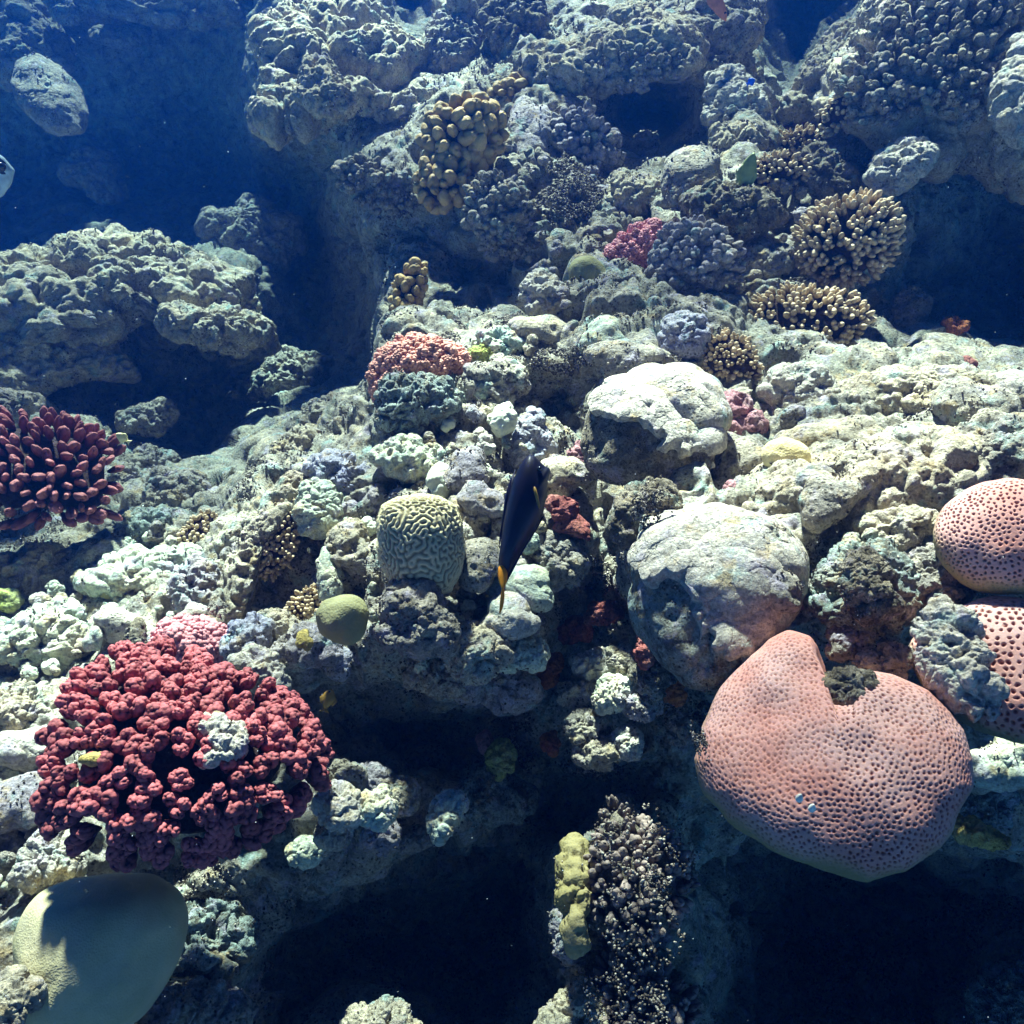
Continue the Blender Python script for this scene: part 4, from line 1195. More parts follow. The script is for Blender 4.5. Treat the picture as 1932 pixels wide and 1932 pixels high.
R('red_crust', [(1045,1000),(1060,975),(1090,968),(1110,990),(1112,1020),(1095,1015),(1065,1005)], 'red', 'curved red encrusting sponge under the upper one, right of the fish', 'sponge', dt=-0.08, style='soft')
R('reef_rock', [(990,1060),(1000,1020),(1040,1005),(1090,1020),(1110,1060),(1090,1100),(1040,1110),(1005,1095)], 'grey', 'grey rock under the red sponges', 'reef rock', dt=-0.06, style='rough')
R('reef_rock', ell(985,1110,110,90), 'mint', 'rounded mint-grey rock right of the fish tail', 'reef rock', dt=-0.05, style='round')
R('reef_rock', ell(960,1165,110,80), 'white', 'white crusted knob at the tip of the fish tail', 'reef rock', dt=-0.05, style='soft')
R('cone_rock', [(722,1190),(728,1120),(745,1095),(780,1088),(810,1100),(835,1140),(860,1190),(850,1225),(790,1230),(735,1220)], 'grey', 'grey cone-shaped rock right of the olive ball coral', 'reef rock', t=1.29, style='rough', n=7, soft=2)
R('reef_rock', ell(900,1225,130,90), 'cream', 'cream pitted knobs below the fish tail', 'reef rock', dt=-0.05, style='knobby')
R('reef_rock', ell(975,1225,90,80), 'mint', 'mint knob at the brink of the dark cleft', 'reef rock', dt=-0.05, style='knobby')
R('reef_rock', ell(940,1290,140,90), 'lilac', 'grey lobes hanging below the fish tail over the hollow', 'reef rock', dt=-0.04, style='knobby')
R('reef_rock', ell(835,1270,120,80), 'cream', 'furry cream rock below the cone rock', 'reef rock', dt=-0.03, style='craggy')
# right plateau
R('capped_rock', [(1108,830),(1112,780),(1130,745),(1170,722),(1230,706),(1290,708),(1335,735),(1352,780),(1350,840),(1330,890),(1280,915),(1220,905),(1160,900),(1120,880)], 'turf',
   'large brown-flanked rock with a white cap at the left end of the plateau', 'reef rock', t=1.46, front=0.7, style='soft', n=8, soft=8, flat=0.72, lean=20)
crust('sponge_crust', 0.60, 0.012, 'white', 'thick white crust capping the large rock at the left end of the plateau', tilt=(0.2, 0), rag=0.3, seed=3)
R('knob_rock', [(1160,1000),(1165,950),(1195,915),(1240,910),(1275,930),(1280,965),(1240,985),(1205,1015),(1175,1030)], 'turf', 'furry tan-crusted knob below the white-topped rock', 'reef rock', t=1.3, style='rough')
R('bulging_rock', [(1200,1120),(1203,1050),(1222,995),(1260,968),(1320,958),(1380,980),(1450,1010),(1490,1050),(1500,1110),(1470,1160),(1430,1200),(1400,1250),(1350,1290),(1300,1280),(1250,1230),(1215,1180)],
   'teal', 'bulging dark teal rock face left of the heart coral', 'reef rock', t=1.22, front=0.8, back=1.0, style='soft', n=8, soft=12, flat=0.72, lean=22)
crust('sponge_crust', 0.62, 0.012, 'white', 'smooth pale sponge crust draped over the bulging teal rock', tilt=(0.35, 0), rag=0.3, seed=8)
R('reef_rock', ell(1420,1050,130,110), 'cream', 'cream plateau rock right of the pale sponge crust', 'reef rock', t=1.19, style='knobby')
R('reef_rock', ell(1460,1110,90,90), 'grey', 'round pitted grey knob above the heart coral', 'reef rock', t=1.14, style='round')
R('reef_rock', [(1540,1140),(1560,1070),(1600,1035),(1660,1030),(1700,1055),(1720,1110),(1700,1170),(1640,1190),(1580,1180)], 'teal', 'dark pitted rock with teal crust above the notch of the heart coral', 'reef rock', t=1.16, style='craggy', n=7)
R('reef_rock', ell(1640,1110,90,110), 'turf', 'brown-black knobby turf rock right of the teal-crusted one', 'reef rock', t=1.09, style='craggy')
R('split_rock', [(1715,1110),(1725,1060),(1760,1030),(1800,1050),(1825,1100),(1810,1140),(1760,1150)], 'grey', 'split grey rock between the pink honeycomb corals', 'reef rock', t=1.14, style='craggy')
R('reef_rock', ell(1670,1250,80,60), 'cream', 'small cream rock right of the heart coral notch', 'reef rock', t=1.08, style='craggy')
R('reef_rock', ell(1600,1210,70,60), 'grey', 'small grey rock in front of the heart coral notch', 'reef rock', t=1.13, style='rough')
R('plateau_rock', [(1375,970),(1410,915),(1480,885),(1560,870),(1640,840),(1720,820),(1795,845),(1832,895),(1810,950),(1750,1005),(1670,1040),(1560,1055),(1460,1045),(1395,1015)], 'cream',
   'broad pinkish cream knobby rock across the plateau', 'reef rock', t=1.33, front=0.6, style='rough', n=8, soft=2, flat=0.7)
R('reef_rock', ell(1570,830,190,80,-8), 'cream', 'yellowish slab behind the yellow dome coral', 'reef rock', t=1.43, style='soft')
R('reef_rock', [(1445,740),(1460,700),(1510,690),(1550,700),(1570,740),(1545,775),(1480,780)], 'white', 'white block with dark pits at the back of the plateau', 'reef rock', t=1.57, style='rough')
R('reef_rock', [(1560,770),(1580,735),(1650,715),(1740,700),(1830,705),(1900,720),(1940,750),(1880,780),(1780,800),(1680,800),(1600,795)], 'cream', 'long sunlit slab along the back edge of the plateau', 'reef rock', t=1.53, front=0.7, style='rough', n=7, soft=2)
R('reef_rock', ell(1835,765,140,90,8), 'grey', 'rounded pitted rock on the long back slab', 'reef rock', t=1.43, style='round')
R('reef_rock', ell(1925,735,110,60), 'white', 'bright white lump at the right edge of the back slab', 'reef rock', t=1.45, style='soft')
R('reef_rock', [(1760,870),(1800,820),(1860,790),(1930,790),(2010,830),(2000,900),(1900,915),(1800,905)], 'grey', 'speckled grey rock above the upper pink honeycomb coral', 'reef rock', t=1.32, style='rough', n=7)
R('reef_rock', ell(1395,870,100,110), 'grey', 'grey pitted boulder between the white-topped rock and the yellow dome', 'reef rock', t=1.47, style='round')
R('reef_rock', ell(1385,790,90,80), 'pink', 'pinkish knobby rubble right of the white-topped rock', 'reef rock', dt=-0.04, style='knobby')
R('reef_rock', ell(1560,945,110,90), 'grey', 'grey dome nestled in the pinkish cream rock', 'reef rock', t=1.24, style='round')
R('reef_rock', ell(1690,1000,110,80), 'cream', 'cream lump left of the upper pink honeycomb coral', 'reef rock', t=1.2, style='knobby')
# lower left slope
R('pale_mound', ell(260,1090,180,90,-5), 'mint', 'broad pale green mound on the lower left slope', 'reef rock', dt=-0.03, style='knobby')
R('pale_mound', ell(320,1065,110,60), 'mint', 'smaller pale green mound behind the broad one', 'reef rock', dt=-0.03, style='knobby')
R('pale_mound', ell(90,1200,150,110,10), 'mint', 'pale mound with shaded front above the far left rubble', 'reef rock', dt=-0.06, style='knobby')
R('reef_rock', ell(60,1080,170,90), 'cream', 'low cream rubble mound at the left edge below the mauve coral', 'reef rock', dt=-0.03, style='craggy')
R('sponge', ell(10,1130,60,40), 'lime', 'yellow-green lump at the left edge under the mauve coral', 'sponge', dt=-0.05, style='soft')
R('white_knob', ell(225,1180,86,66), 'white', 'smooth white knob above the red cauliflower coral', 'reef rock', dt=-0.07, style='smooth')
R('white_knob', ell(176,1208,36,46), 'white', 'little white ball left of the smooth white knob', 'reef rock', dt=-0.07, style='smooth')
R('white_knob', ell(365,1162,56,48), 'white', 'white angular knob behind the light pink coral', 'reef rock', dt=-0.06, style='smooth')
R('reef_rock', ell(370,1110,90,90), 'lilac', 'speckled grey-lilac rock on the lower left slope', 'reef rock', dt=-0.05, style='craggy')
R('shard_rock', [(240,1240),(246,1195),(258,1168),(270,1195),(282,1235),(265,1255)], 'turf', 'pointed brown shard standing left of the light pink coral', 'reef rock', dt=-0.1, style='rough')
R('shard_rock', [(395,1180),(403,1130),(413,1110),(420,1140),(422,1185),(408,1195)], 'grey', 'thin pale shard behind the white angular knob', 'reef rock', dt=-0.08, style='rough')
R('shard_rock', [(605,1130),(600,1060),(612,1030),(640,1070),(650,1110),(630,1140)], 'mint', 'upright pale plate left above the olive ball coral', 'reef rock', dt=-0.06, style='soft')
R('reef_rock', ell(330,930,110,90), 'grey', 'round turfy boulder right of the mauve finger coral', 'reef rock', dt=-0.08, style='rough')
R('reef_rock', ell(290,880,100,60), 'grey', 'lit turfy rock at the brink of the gully right of the mauve coral', 'reef rock', dt=-0.05, style='craggy')
R('reef_rock', ell(240,905,50,50), 'grey', 'small pitted rock touching the mauve finger coral', 'reef rock', dt=-0.05, style='craggy')
R('reef_rock', ell(290,990,130,60), 'teal', 'shaded teal rock below the round turfy boulder', 'reef rock', dt=-0.02, style='craggy')
R('low_ridge', [(415,1180),(430,1090),(460,1010),(500,940),(545,890),(575,900),(560,940),(520,970),(490,1040),(475,1110),(455,1180)], 'cream', 'pale ridge running down to the left beside brown finger coral', 'reef rock', dt=-0.06, style='rough', n=7, soft=2)
R('reef_rock', ell(610,960,110,90), 'mint', 'pale lumpy rock left of the brain coral', 'reef rock', dt=-0.05, style='knobby')
R('reef_rock', ell(650,900,130,80), 'violet', 'lilac-tinted lumps on the slope above left of the brain coral', 'reef rock', dt=-0.04, style='knobby')
R('reef_rock', ell(660,1040,90,90), 'cream', 'cream rock touching the left side of the brain coral', 'reef rock', dt=-0.05, style='knobby')
R('reef_rock', ell(620,790,130,60,-15), 'grey', 'turfy crest rock over the gully, left of the teal block', 'reef rock', dt=-0.04, style='craggy')
R('reef_rock', ell(560,850,110,60,-30), 'cream', 'pale edge rock along the gully brink', 'reef rock', dt=-0.03, style='craggy')
R('stub_rock', [(725,870),(728,835),(738,822),(750,835),(748,880),(735,890)], 'lilac', 'short finger-like stub above the brain coral', 'reef rock', dt=-0.06, style='smooth')
# around the red coral
R('holed_rock', [(425,1225),(440,1180),(475,1160),(505,1175),(500,1215),(470,1245),(440,1250)], 'violet', 'violet-grey rock with a hole right of the light pink coral', 'reef rock', dt=-0.09, style='craggy')
R('reef_rock', ell(520,1180,80,50), 'cream', 'cream rock with sharp lip left of the olive ball coral', 'reef rock', dt=-0.06, style='craggy')
R('reef_rock', ell(490,1265,110,60,20), 'white', 'white crusty rock at the upper rim of the red coral', 'reef rock', dt=-0.1, style='craggy')
R('reef_rock', ell(580,1220,100,80), 'lilac', 'lilac rock with a mustard stain behind the red coral', 'reef rock', dt=-0.06, style='knobby')
R('sponge', ell(574,1208,26,34), 'yellow', 'mustard sponge on the lilac rock behind the red coral', 'sponge', dt=-0.13, style='soft')
R('reef_rock', ell(635,1245,60,66), 'violet', 'deep violet rock below the olive ball coral', 'reef rock', dt=-0.03, style='soft')
R('reef_rock', ell(50,1340,150,90), 'cream', 'cream rubble left of the red coral, upper', 'reef rock', dt=-0.04, style='craggy')
R('reef_rock', ell(50,1410,110,70), 'white', 'smooth white lump left of the red coral', 'reef rock', dt=-0.06, style='soft')
R('reef_rock', ell(40,1520,120,110), 'lilac', 'round blue-lilac lump left of the lower red coral', 'reef rock', dt=-0.06, style='soft')
R('reef_rock', ell(95,1620,110,80), 'white', 'pale ringed lump between the red coral and the boulder coral', 'reef rock', dt=-0.05, style='craggy')
R('reef_rock', ell(20,1890,70,110), 'cream', 'bright cream lump at the lower left edge', 'reef rock', dt=-0.08, style='craggy')
R('reef_rock', ell(45,1720,90,120), 'grey', 'grey rock at the left edge beside the boulder coral', 'reef rock', dt=-0.0, style='craggy')
R('reef_rock', ell(390,1760,150,150), 'teal', 'dim blue-grey rock right of the boulder coral', 'reef rock', dt=-0.03, style='craggy')
R('reef_rock', ell(370,1900,180,80), 'grey', 'turfy rock at the bottom edge right of the boulder coral', 'reef rock', dt=-0.06, style='craggy')
# central cleft and bottom
R('orange_crust', ell(1140,1155,58,40), 'red', 'rusty red crust high in the dark cleft', 'sponge', dt=-0.12, style='craggy')
R('orange_crust', ell(1085,1190,56,40), 'red', 'reddish knob in the dark cleft, left', 'sponge', dt=-0.12, style='craggy')
R('orange_crust', ell(1035,1265,36,56,20), 'orange', 'orange crust on the left lip of the dark cleft', 'sponge', dt=-0.1, style='craggy')
R('orange_crust', ell(1218,1225,34,50,15), 'red', 'bright red crust in the cleft against the bulging rock', 'sponge', dt=-0.14, style='craggy')
R('orange_crust', ell(1270,1290,50,56,15), 'orange', 'orange crust right of the cleft rubble', 'sponge', dt=-0.1, style='craggy')
R('orange_crust', ell(1040,1400,24,36), 'orange', 'small orange tuft on the dark wall left of the cleft rubble', 'sponge', dt=-0.15, style='craggy')
for k, (x, y, w, h, m, lb) in enumerate([(1130,1255,80,56,'white','white coralline rock topping the cleft rubble'), (1175,1245,50,44,'cream','cream ring-shaped knob at the top right of the cleft rubble'),
    (1090,1310,70,40,'cream','cream crumbly rock on the left of the cleft rubble'), (1150,1310,54,60,'mint','mint green crusted knob in the cleft rubble'),
    (1185,1290,44,40,'palegreen','small pale green ball in the cleft rubble'), (1240,1275,90,70,'turf','brown pitted rock at the right of the cleft rubble'),
    (1215,1330,60,50,'lilac','lilac-grey pair of knobs low in the cleft rubble'), (1285,1375,50,50,'grey','grey knob near the left rim of the heart coral'),
    (1105,1370,70,56,'grey','round grey knob in the lower cleft rubble'), (1130,1420,80,50,'cream','bright crumbly lump at the lower end of the cleft rubble'),
    (1185,1400,50,50,'white','white cup-shaped lump at the lower end of the cleft rubble'), (1095,1280,30,30,'cream','tiny cream ball on the left of the cleft rubble')]):
    R('cleft_rock', ell(x, y, w, h, 0, 0.15, k), m, lb, 'reef rock', dt=-0.12, style='craggy')
for k, (x, y, w, h, m, lb) in enumerate([(650,1470,66,60,'grey','upper left knob of the cluster right of the red coral'), (705,1475,60,60,'lilac','upper right knob of the cluster right of the red coral'),
    (640,1520,80,70,'white','large pale knob in the cluster right of the red coral'), (710,1525,60,70,'mint','green-grey knob in the cluster right of the red coral'),
    (760,1500,50,60,'cream','pale ear-shaped knob at the right of the cluster beside the red coral'), (620,1570,50,50,'cream','bright small knob low in the cluster beside the red coral'),
    (720,1580,60,50,'lilac','dim lower knob of the cluster beside the red coral'), (575,1605,60,44,'mint','pale flat knob under the right rim of the red coral'),
    (785,1580,90,30,'grey','thin arm of rock reaching right over the hollow')]):
    R('cluster_rock', ell(x, y, w, h, -20 if 'arm' in lb else 0, 0.12, k), m, lb, 'reef rock', dt=-0.12, style='knobby')
R('club_rock', [(812,1560),(820,1520),(845,1500),(870,1502),(875,1525),(860,1550),(830,1580)], 'mint', 'club-shaped pale rock tip over the dark hollow', 'reef rock', t=1.24, style='craggy')
R('reef_rock', ell(930,1500,110,110), 'teal', 'dim teal rock wall in the middle of the hollow', 'reef rock', dt=-0.05, style='craggy')
R('reef_rock', ell(915,1400,30,40), 'pink', 'small pinkish knob left of the yellow-green coral', 'reef rock', dt=-0.1, style='soft')
R('reef_rock', ell(1070,1760,50,80), 'lilac', 'bright knobby edge left of the yellow lobed coral', 'reef rock', t=1.24, style='craggy')
R('turf_outcrop', [(1108,1640),(1122,1580),(1150,1535),(1180,1515),(1215,1560),(1262,1590),(1300,1660),(1270,1700),(1245,1745),(1190,1765),(1140,1740),(1100,1690)], 'turf', 'turf-covered rock wall right of the yellow lobed coral', 'reef rock', t=1.3, style='craggy', n=7, soft=2)
R('turf_outcrop', [(1128,1830),(1150,1790),(1195,1765),(1240,1800),(1272,1840),(1315,1890),(1270,1930),(1285,1990),(1200,2010),(1130,1980),(1105,1890)], 'turf', 'lower turf-covered rock wall at the bottom edge', 'reef rock', t=1.25, style='craggy', n=7, soft=2)
R('reef_rock', [(1015,1935),(1040,1905),(1075,1870),(1100,1860),(1130,1880),(1150,1920),(1140,1960),(1060,1965)], 'cream', 'sunlit crusted rock at the bottom edge, right of the dark hollow', 'reef rock', t=1.18, style='craggy')
R('reef_rock', [(650,1940),(670,1915),(700,1910),(725,1895),(750,1900),(770,1925),(795,1950),(720,1975),(660,1970)], 'cream', 'bright orange-rimmed rock poking up at the bottom edge', 'reef rock', t=1.12, style='craggy')
R('grey_crust', [(1815,1440),(1840,1420),(1880,1405),(1905,1360),(1935,1330),(1960,1380),(1935,1430),(1925,1480),(1880,1485),(1830,1475)], 'mint', 'pale grey crust bridging right of the heart coral', 'sponge', t=1.18, style='soft', soft=2)
R('yellow_crust', [(1800,1560),(1812,1545),(1840,1550),(1865,1570),(1890,1590),(1850,1592),(1815,1580)], 'yellow', 'small frayed yellow sponge below right of the heart coral', 'sponge', t=1.2, style='craggy')
R('sponge', [(1800,690),(1808,676),(1825,672),(1840,684),(1838,696),(1815,700)], 'red', 'small dull red lump behind the back slab on the right', 'sponge', t=1.72, style='soft')
R('reef_rock', ell(1850,1520,110,70), 'teal', 'dark rough rock right of the heart coral in the shade', 'reef rock', dt=-0.1, style='craggy')
R('reef_rock', ell(1900,1900,110,140), 'teal', 'dim blue rock at the bottom right edge', 'reef rock', dt=-0.1, style='craggy')
# ------------------------------------------------------------------ small rubble nobody could tell apart, by zone
ZONES = [
 ('mid', [(560,880),(700,780),(900,640),(1050,640),(1080,760),(1040,900),(1080,1050),(1040,1250),(820,1290),(700,1180),(560,1000)], 120, (12, 34), 'small pale lump of rubble on the sunlit middle slope', 'rubble lumps on the middle slope', ['cream','mint','white','lilac','grey','palegreen']),
 ('left', [(-10,1040),(200,1030),(420,960),(480,1060),(420,1180),(250,1190),(120,1260),(100,1400),(90,1650),(-10,1700)], 90, (12, 36), 'small pale lump of rubble on the lower left slope', 'rubble lumps on the lower left slope', ['cream','mint','white','palegreen','grey']),
 ('right', [(1390,800),(1600,720),(1920,740),(1900,900),(1750,1000),(1560,1150),(1400,1180),(1300,960)], 45, (12, 36), 'small cream lump of rubble on the right plateau', 'rubble lumps on the right plateau', ['cream','white','grey','pink','cream']),
 ('back', [(960,230),(1150,260),(1300,360),(1500,330),(1560,420),(1420,560),(1200,600),(980,560),(940,420)], 110, (10, 28), 'small grey lump of rubble on the back slope', 'rubble lumps on the back slope', ['grey','lilac','cream','turf']),
 ('top', [(500,20),(760,60),(800,200),(1000,120),(1300,60),(1420,130),(1400,260),(1250,140),(1000,170),(700,220),(500,200)], 70, (10, 28), 'small grey lump of rubble on the upper rocks', 'rubble lumps on the upper rocks', ['grey','cream','lilac']),
]
rr = random.Random(5)
todo = []
for zn, poly, cnt, (s0, s1), lb, grp, mats in ZONES:
    k = 0
    xs_ = [p[0] for p in poly]; ys_ = [p[1] for p in poly]
    while k < cnt:
        x, y = rr.uniform(min(xs_), max(xs_)), rr.uniform(min(ys_), max(ys_))
        if not inside(poly, x, y): continue
        w = s0 + (s1 - s0) * rr.random() ** 1.6
        todo.append((w, k, x, y, rr.uniform(0.7, 1.1), rr.uniform(0, 180), rr.choice(mats), rr.random(), rr.choice(['rough', 'knobby', 'soft', 'craggy', 'round']), lb, grp))
        k += 1
todo.sort(key=lambda q: -q[0])
rest_v, rest_f, off = [], [], 0
for i, (w, k, x, y, asp, rot, mt, sink, sty, lb, grp) in enumerate(todo):
    poly = ell(x, y, w, w * asp, rot, 0.2, k)
    dt = -0.035 - 0.0006 * w * sink
    if i < 285:
        R('rubble_lump', poly, mt, lb, 'rubble', dt=dt, style=sty, group=grp, n=5)
    else:
        SEED[0] += 1
        o = Outline(poly, float(T(x, y)) + dt, None, 5)
        V, F, S_ = o.body(4, o.size * 0.8, o.size * 0.8, 0.85)
        V = displace(V, F, o.size, sty, SEED[0])
        rest_v.append(V); rest_f.append(F + off); off += len(V)
tag(put('loose_rubble', new_mesh('loose_rubble', np.concatenate(rest_v), np.concatenate(rest_f)), M['cream']),
    'fine loose rubble strewn between the rocks', 'rubble', kind='stuff')

# ------------------------------------------------------------------ short algae turf growing straight on the reef terrain
gt = np.random.default_rng(77)
ti = gt.integers(0, len(P), 900000)
tp = P[ti]
rel = tp - CAM
tz = rel @ FWD
vis = (tz > 0.3) & (tz < 3.2)
ti, tp, tz = ti[vis], tp[vis], tz[vis]
cl = fbm(tp * 11, 301, 3) + 0.35 * fbm(tp * 3, 305, 2)
kp = (cl > 0.16) & (gt.random(len(ti)) < 0.34)
kp &= K[ti] > 0.7
ti, tp = ti[kp][:40000], tp[kp][:40000]
base_n = np.concatenate([N[ti]] + [q[1] for q in TURF_AT])
tp = np.concatenate([tp] + [q[0] for q in TURF_AT])
tz = (tp - CAM) @ FWD
m = len(tp)
bV, bF = ico(1)
nn = base_n + np.array([0, 0, 0.3]) + gt.normal(0, 0.8, (m, 3))
nn /= np.linalg.norm(nn, axis=1, keepdims=True)
a_ = np.cross(nn, gt.normal(0, 1, (m, 3))); a_ /= np.linalg.norm(a_, axis=1, keepdims=True)
b_ = np.cross(nn, a_)
sz = 4.6 * px(np.clip(tz, 0.9, 2.4)) * gt.uniform(0.5, 1.35, m)
ln = gt.uniform(0.6, 1.15, m)
V = (tp[:, None] + sz[:, None, None] * 0.75 * (bV[None, :, 0:1] * a_[:, None] * 0.5 + bV[None, :, 1:2] * b_[:, None] * 0.5
     + (bV[None, :, 2:3] + 0.6) * nn[:, None] * ln[:, None, None])).reshape(-1, 3)
F = (bF[None] + 12 * np.arange(m)[:, None, None]).reshape(-1, 3)
rn = np.clip(np.repeat(gt.random(m) ** 1.3, 12) * 0.85 + np.tile(np.clip(bV[:, 2], 0, 1), m) * 0.25, 0, 1)
tag(put('short_turf', new_mesh('short_turf', V, F, True, {'rnd': rn}), M['turftuft']), 'short brown and cream algae turf growing on the reef', 'algae turf', kind='stuff')
# ------------------------------------------------------------------ algae turf
for poly, lb, cnt, sz in [
    (ell(1085,350,150,150), 'grizzled turf clump right of the tan knobby corals', 2200, 4.5),
    (ell(1150,180,110,70), 'turf tuft hanging under the rock bridge', 900, 4.5),
    (ell(1345,400,170,90,8), 'brown turf clump on the shelf below the green fish', 2200, 4.5),
    (ell(1255,370,120,80,20), 'pale turf clump on the saddle left of the green fish', 1200, 4.5),
    (ell(845,625,80,50), 'dark turf ball behind the salmon coral', 700, 4.5),
    (ell(960,610,120,50), 'tan turf clump on the crest in the middle', 900, 4.5),
    (ell(1060,680,130,60), 'sandy turf clump left of the rounded grey rock', 900, 4.5),
    (ell(1240,690,140,50), 'tan turf clump behind the white-topped rock', 1000, 4.5),
    (ell(985,1400,60,110), 'pointed grizzled turf clump beside the yellow-green coral', 700, 5),
    (ell(820,1300,150,90,20), 'grizzled turf clump hanging below the cone rock', 1500, 5),
    (ell(1200,1640,220,270,0,0.35), 'dark grizzled turf on the wall right of the yellow lobed coral', 900, 6.5),
    (ell(1200,1880,210,240,0,0.35), 'dark grizzled turf on the lower wall at the bottom edge', 800, 6.5),
    (ell(1110,1440,150,60), 'bright turf scraps at the lower end of the cleft rubble', 700, 5),
    (ell(1620,330,110,80), 'brown turf clump above the rounded finger coral', 900, 4.5),
    (ell(1320,1400,30,90,-10), 'white frayed turf on the left rim of the heart coral', 300, 5),
    (ell(740,390,90,60), 'turf clump on the knobby ledge left of the tan corals', 600, 4.5),
    (ell(700,790,120,50,-15), 'turf clump at the foot of the teal block', 700, 4.5),
    (ell(1130,1090,50,130), 'dark turf in the cleft left of the bulging rock', 600, 5),
    (ell(1230,960,90,90), 'golden furry turf on the tan-crusted knob', 700, 4.5),
]:
    big = 'wall' in lb or 'rim of the heart' in lb or 'knob' in lb and 'golden' in lb
    tfix = None
    if 'wall right' in lb: tfix = 1.14
    if 'lower wall' in lb: tfix = 1.09
    if 'rim of the heart' in lb: tfix = 0.99
    if 'golden' in lb: tfix = 1.21
    turf(poly, lb, cnt, sz, dt=-0.045 if tfix is None else 0.0, t=tfix, follow=tfix is None, bulge=0.15)

# ------------------------------------------------------------------ the dark fish with the orange tail
def Z(pts):                      # close-up coordinates to picture units
    return [((900 + x / 4.83) / 1.0352, (850 + y / 4.83) / 1.0352) for x, y in pts]
ft = 1.16
fe = fish_root('surgeonfish', 985, 975, ft, 'indigo surgeonfish with orange tail hovering over the middle of the reef')
plate('body', Z([(375,1260),(352,1190),(366,1100),(396,850),(436,640),(487,430),(560,280),(606,215),(650,183),(700,200),(752,252),(790,292),(838,310),(846,345),(822,420),(812,560),
                 (775,750),(700,900),(625,1010),(500,1225),(440,1330)]), ft, 0.024, 'tang', fe, n=6, flat=0.85, soft=2)
plate('dorsal_fin', Z([(352,1150),(374,1000),(398,800),(440,590),(492,405),(560,265),(530,290),(455,440),(415,590),(388,800),(360,980),(345,1120)]), ft, 0.003, 'tangfin', fe)
plate('anal_fin', Z([(415,1340),(470,1230),(610,1000),(715,830),(775,735),(792,760),(745,850),(640,1012),(505,1238),(436,1395),(420,1410)]), ft, 0.003, 'tangfin', fe)
tl = plate('tail_fin', Z([(392,1192),(430,1235),(443,1290),(436,1370),(412,1445),(413,1530),(400,1620),(385,1655),(366,1690),(362,1660),(372,1540),(384,1440),(360,1390),(348,1320),(352,1250)]),
           ft - 0.004, 0.012, 'tangtail', fe, n=5, soft=1)
plate('pectoral_fin', Z([(688,480),(708,492),(728,560),(748,660),(744,700),(728,680),(704,590),(684,520)]), ft - 0.026, 0.003, 'pectoral', fe)
V, F = ico(3)
ec = at(*Z([(742, 318)])[0], ft - 0.018)
put('eye', new_mesh('eye', V * 0.0036 + ec - np.array(fe.location), F), M['eye'], fe)

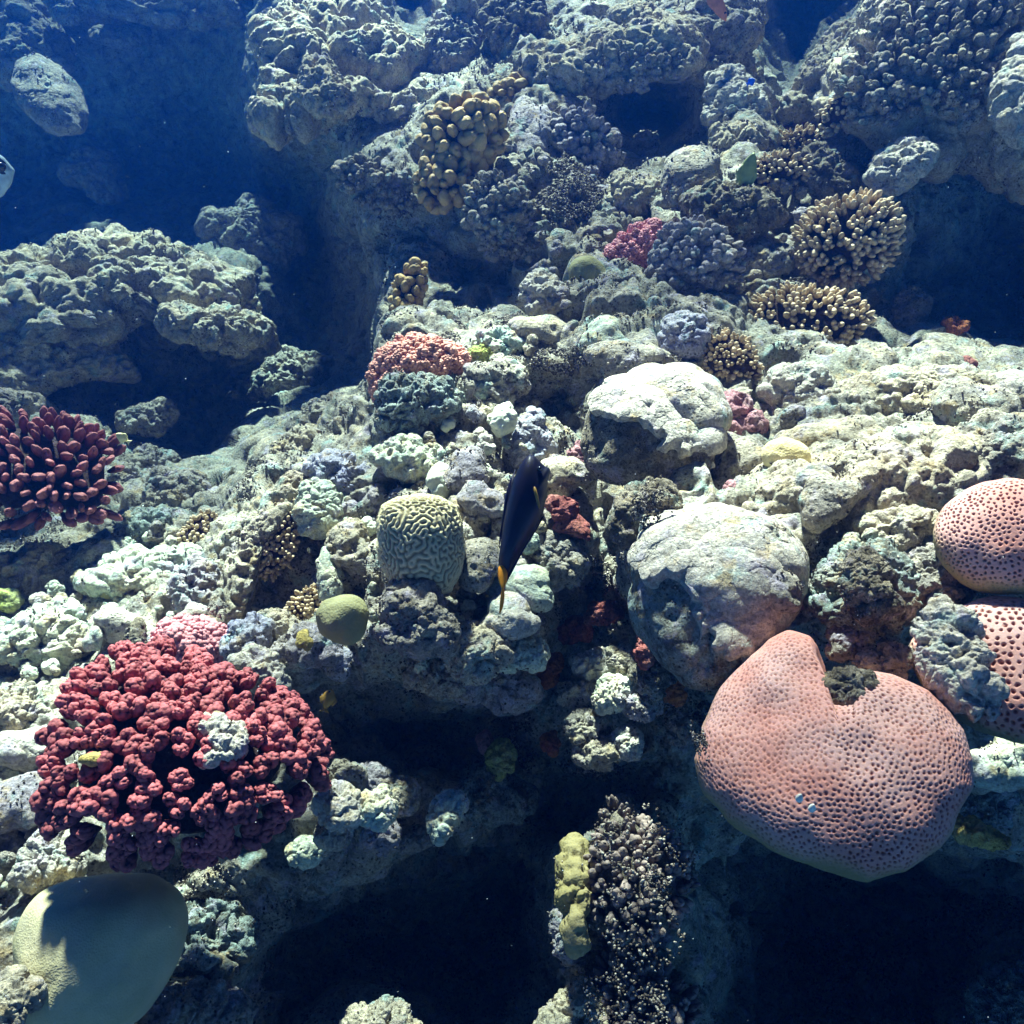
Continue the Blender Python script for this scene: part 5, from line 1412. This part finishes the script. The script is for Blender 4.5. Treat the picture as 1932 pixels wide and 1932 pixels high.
# ------------------------------------------------------------------ small fishes
def small_fish(name, head, tail, depth, t, mat, label, tailmat=None, thick=0.35):
    """Side-on fish from its snout to the fork of its tail, all in picture units."""
    h, q = np.array(head, float), np.array(tail, float)
    ax = q - h; L = np.linalg.norm(ax); ax /= L
    pr = np.array([-ax[1], ax[0]])
    e = fish_root(name, *(h + q) / 2, t, label)
    prof = [(0, 0.02), (0.08, 0.45), (0.22, 0.85), (0.38, 1.0), (0.55, 0.85), (0.70, 0.45), (0.80, 0.20)]
    up = [h + ax * L * s + pr * depth / 2 * w for s, w in prof]
    dn = [h + ax * L * s - pr * depth / 2 * w for s, w in prof[::-1]]
    plate('body', [tuple(p) for p in up + dn], t, depth * px(t) * thick / 2, mat, e, n=5)
    b = h + ax * L * 0.77
    f = [b + pr * depth * 0.08, h + ax * L * 1.0 + pr * depth * 0.42, h + ax * L * 0.93, h + ax * L * 1.0 - pr * depth * 0.42, b - pr * depth * 0.08]
    plate('tail_fin', [tuple(p) for p in f], t, 0.0012, tailmat or mat, e, n=4, soft=0)
    for s in (1, -1):
        g = [h + ax * L * 0.25 + s * pr * depth * 0.42, h + ax * L * 0.45 + s * pr * depth * 0.66, h + ax * L * 0.68 + s * pr * depth * 0.45, h + ax * L * 0.6 + s * pr * depth * 0.3]
        plate('dorsal_fin' if s > 0 else 'anal_fin', [tuple(p) for p in g], t, 0.0012, mat, e, n=4, soft=0)
    V, F = ico(2)
    p = at(*(h + ax * L * 0.13 + pr * depth * 0.08), t - depth * px(t) * thick * 0.30)
    put('eye', new_mesh('eye', V * depth * px(t) * 0.09 + p - np.array(e.location), F), M['eye'], e)
    return e
small_fish('green_fish', (1419, 290), (1396, 378), 30, 1.98, 'greenfish', 'olive green fish upright among pale finger coral')
small_fish('salmon_fish', (1374, 36), (1318, -46), 24, 2.35, 'salmonfish', 'salmon orange slender fish at the top edge')
small_fish('blue_fish', (1424, 150), (1408, 160), 12, 2.2, 'bluefish', 'tiny bright blue fish beside the pale pitted rock')
small_fish('yellow_fish', (220, 818), (246, 836), 15, 1.55, 'yellowfish', 'tiny pale yellow fish beside the mauve finger coral')
small_fish('brown_fish', (625, 1300), (612, 1345), 26, 1.30, 'pectoral', 'blurry brown fish in the shadow right of the red coral', thick=0.6)
sf = small_fish('striped_fish', (21, 322), (-125, 332), 104, 1.9, 'whitefish', 'silvery fish with dark stripes half outside the left edge')
for k, (y0, y1) in enumerate(((288, 306), (312, 326))):
    plate('stripe', [(-40, y0 - 14), (-24, y0 - 12), (0, y1 - 6), (7, y1 + 2), (-2, y1 + 2), (-28, y0 - 4)], 1.9 - 0.017, 0.004, 'stripe', sf, n=4, soft=0)

# ------------------------------------------------------------------ specks drifting in the water
g = np.random.default_rng(12)
n = 260
sx, sy = g.uniform(-200, 2130, n), g.uniform(-200, 2130, n)
tt = 0.5 + (np.minimum(T(sx, sy), 3.0) - 0.75) * g.random(n) ** 0.7
pp = at(sx, sy, np.maximum(tt, 0.45))
bV, bF = ico(1)
rad = 0.00055 * g.uniform(0.5, 1.3, n) * np.maximum(tt, 0.5)
st = g.uniform(0.6, 1.6, (n, 1, 3))
V = (pp[:, None] + bV[None] * st * rad[:, None, None]).reshape(-1, 3)
F = (bF[None] + 12 * np.arange(n)[:, None, None]).reshape(-1, 3)
tag(put('suspended_specks', new_mesh('suspended_specks', V, F), M['snow']), 'white specks drifting in the water', 'specks', kind='stuff')
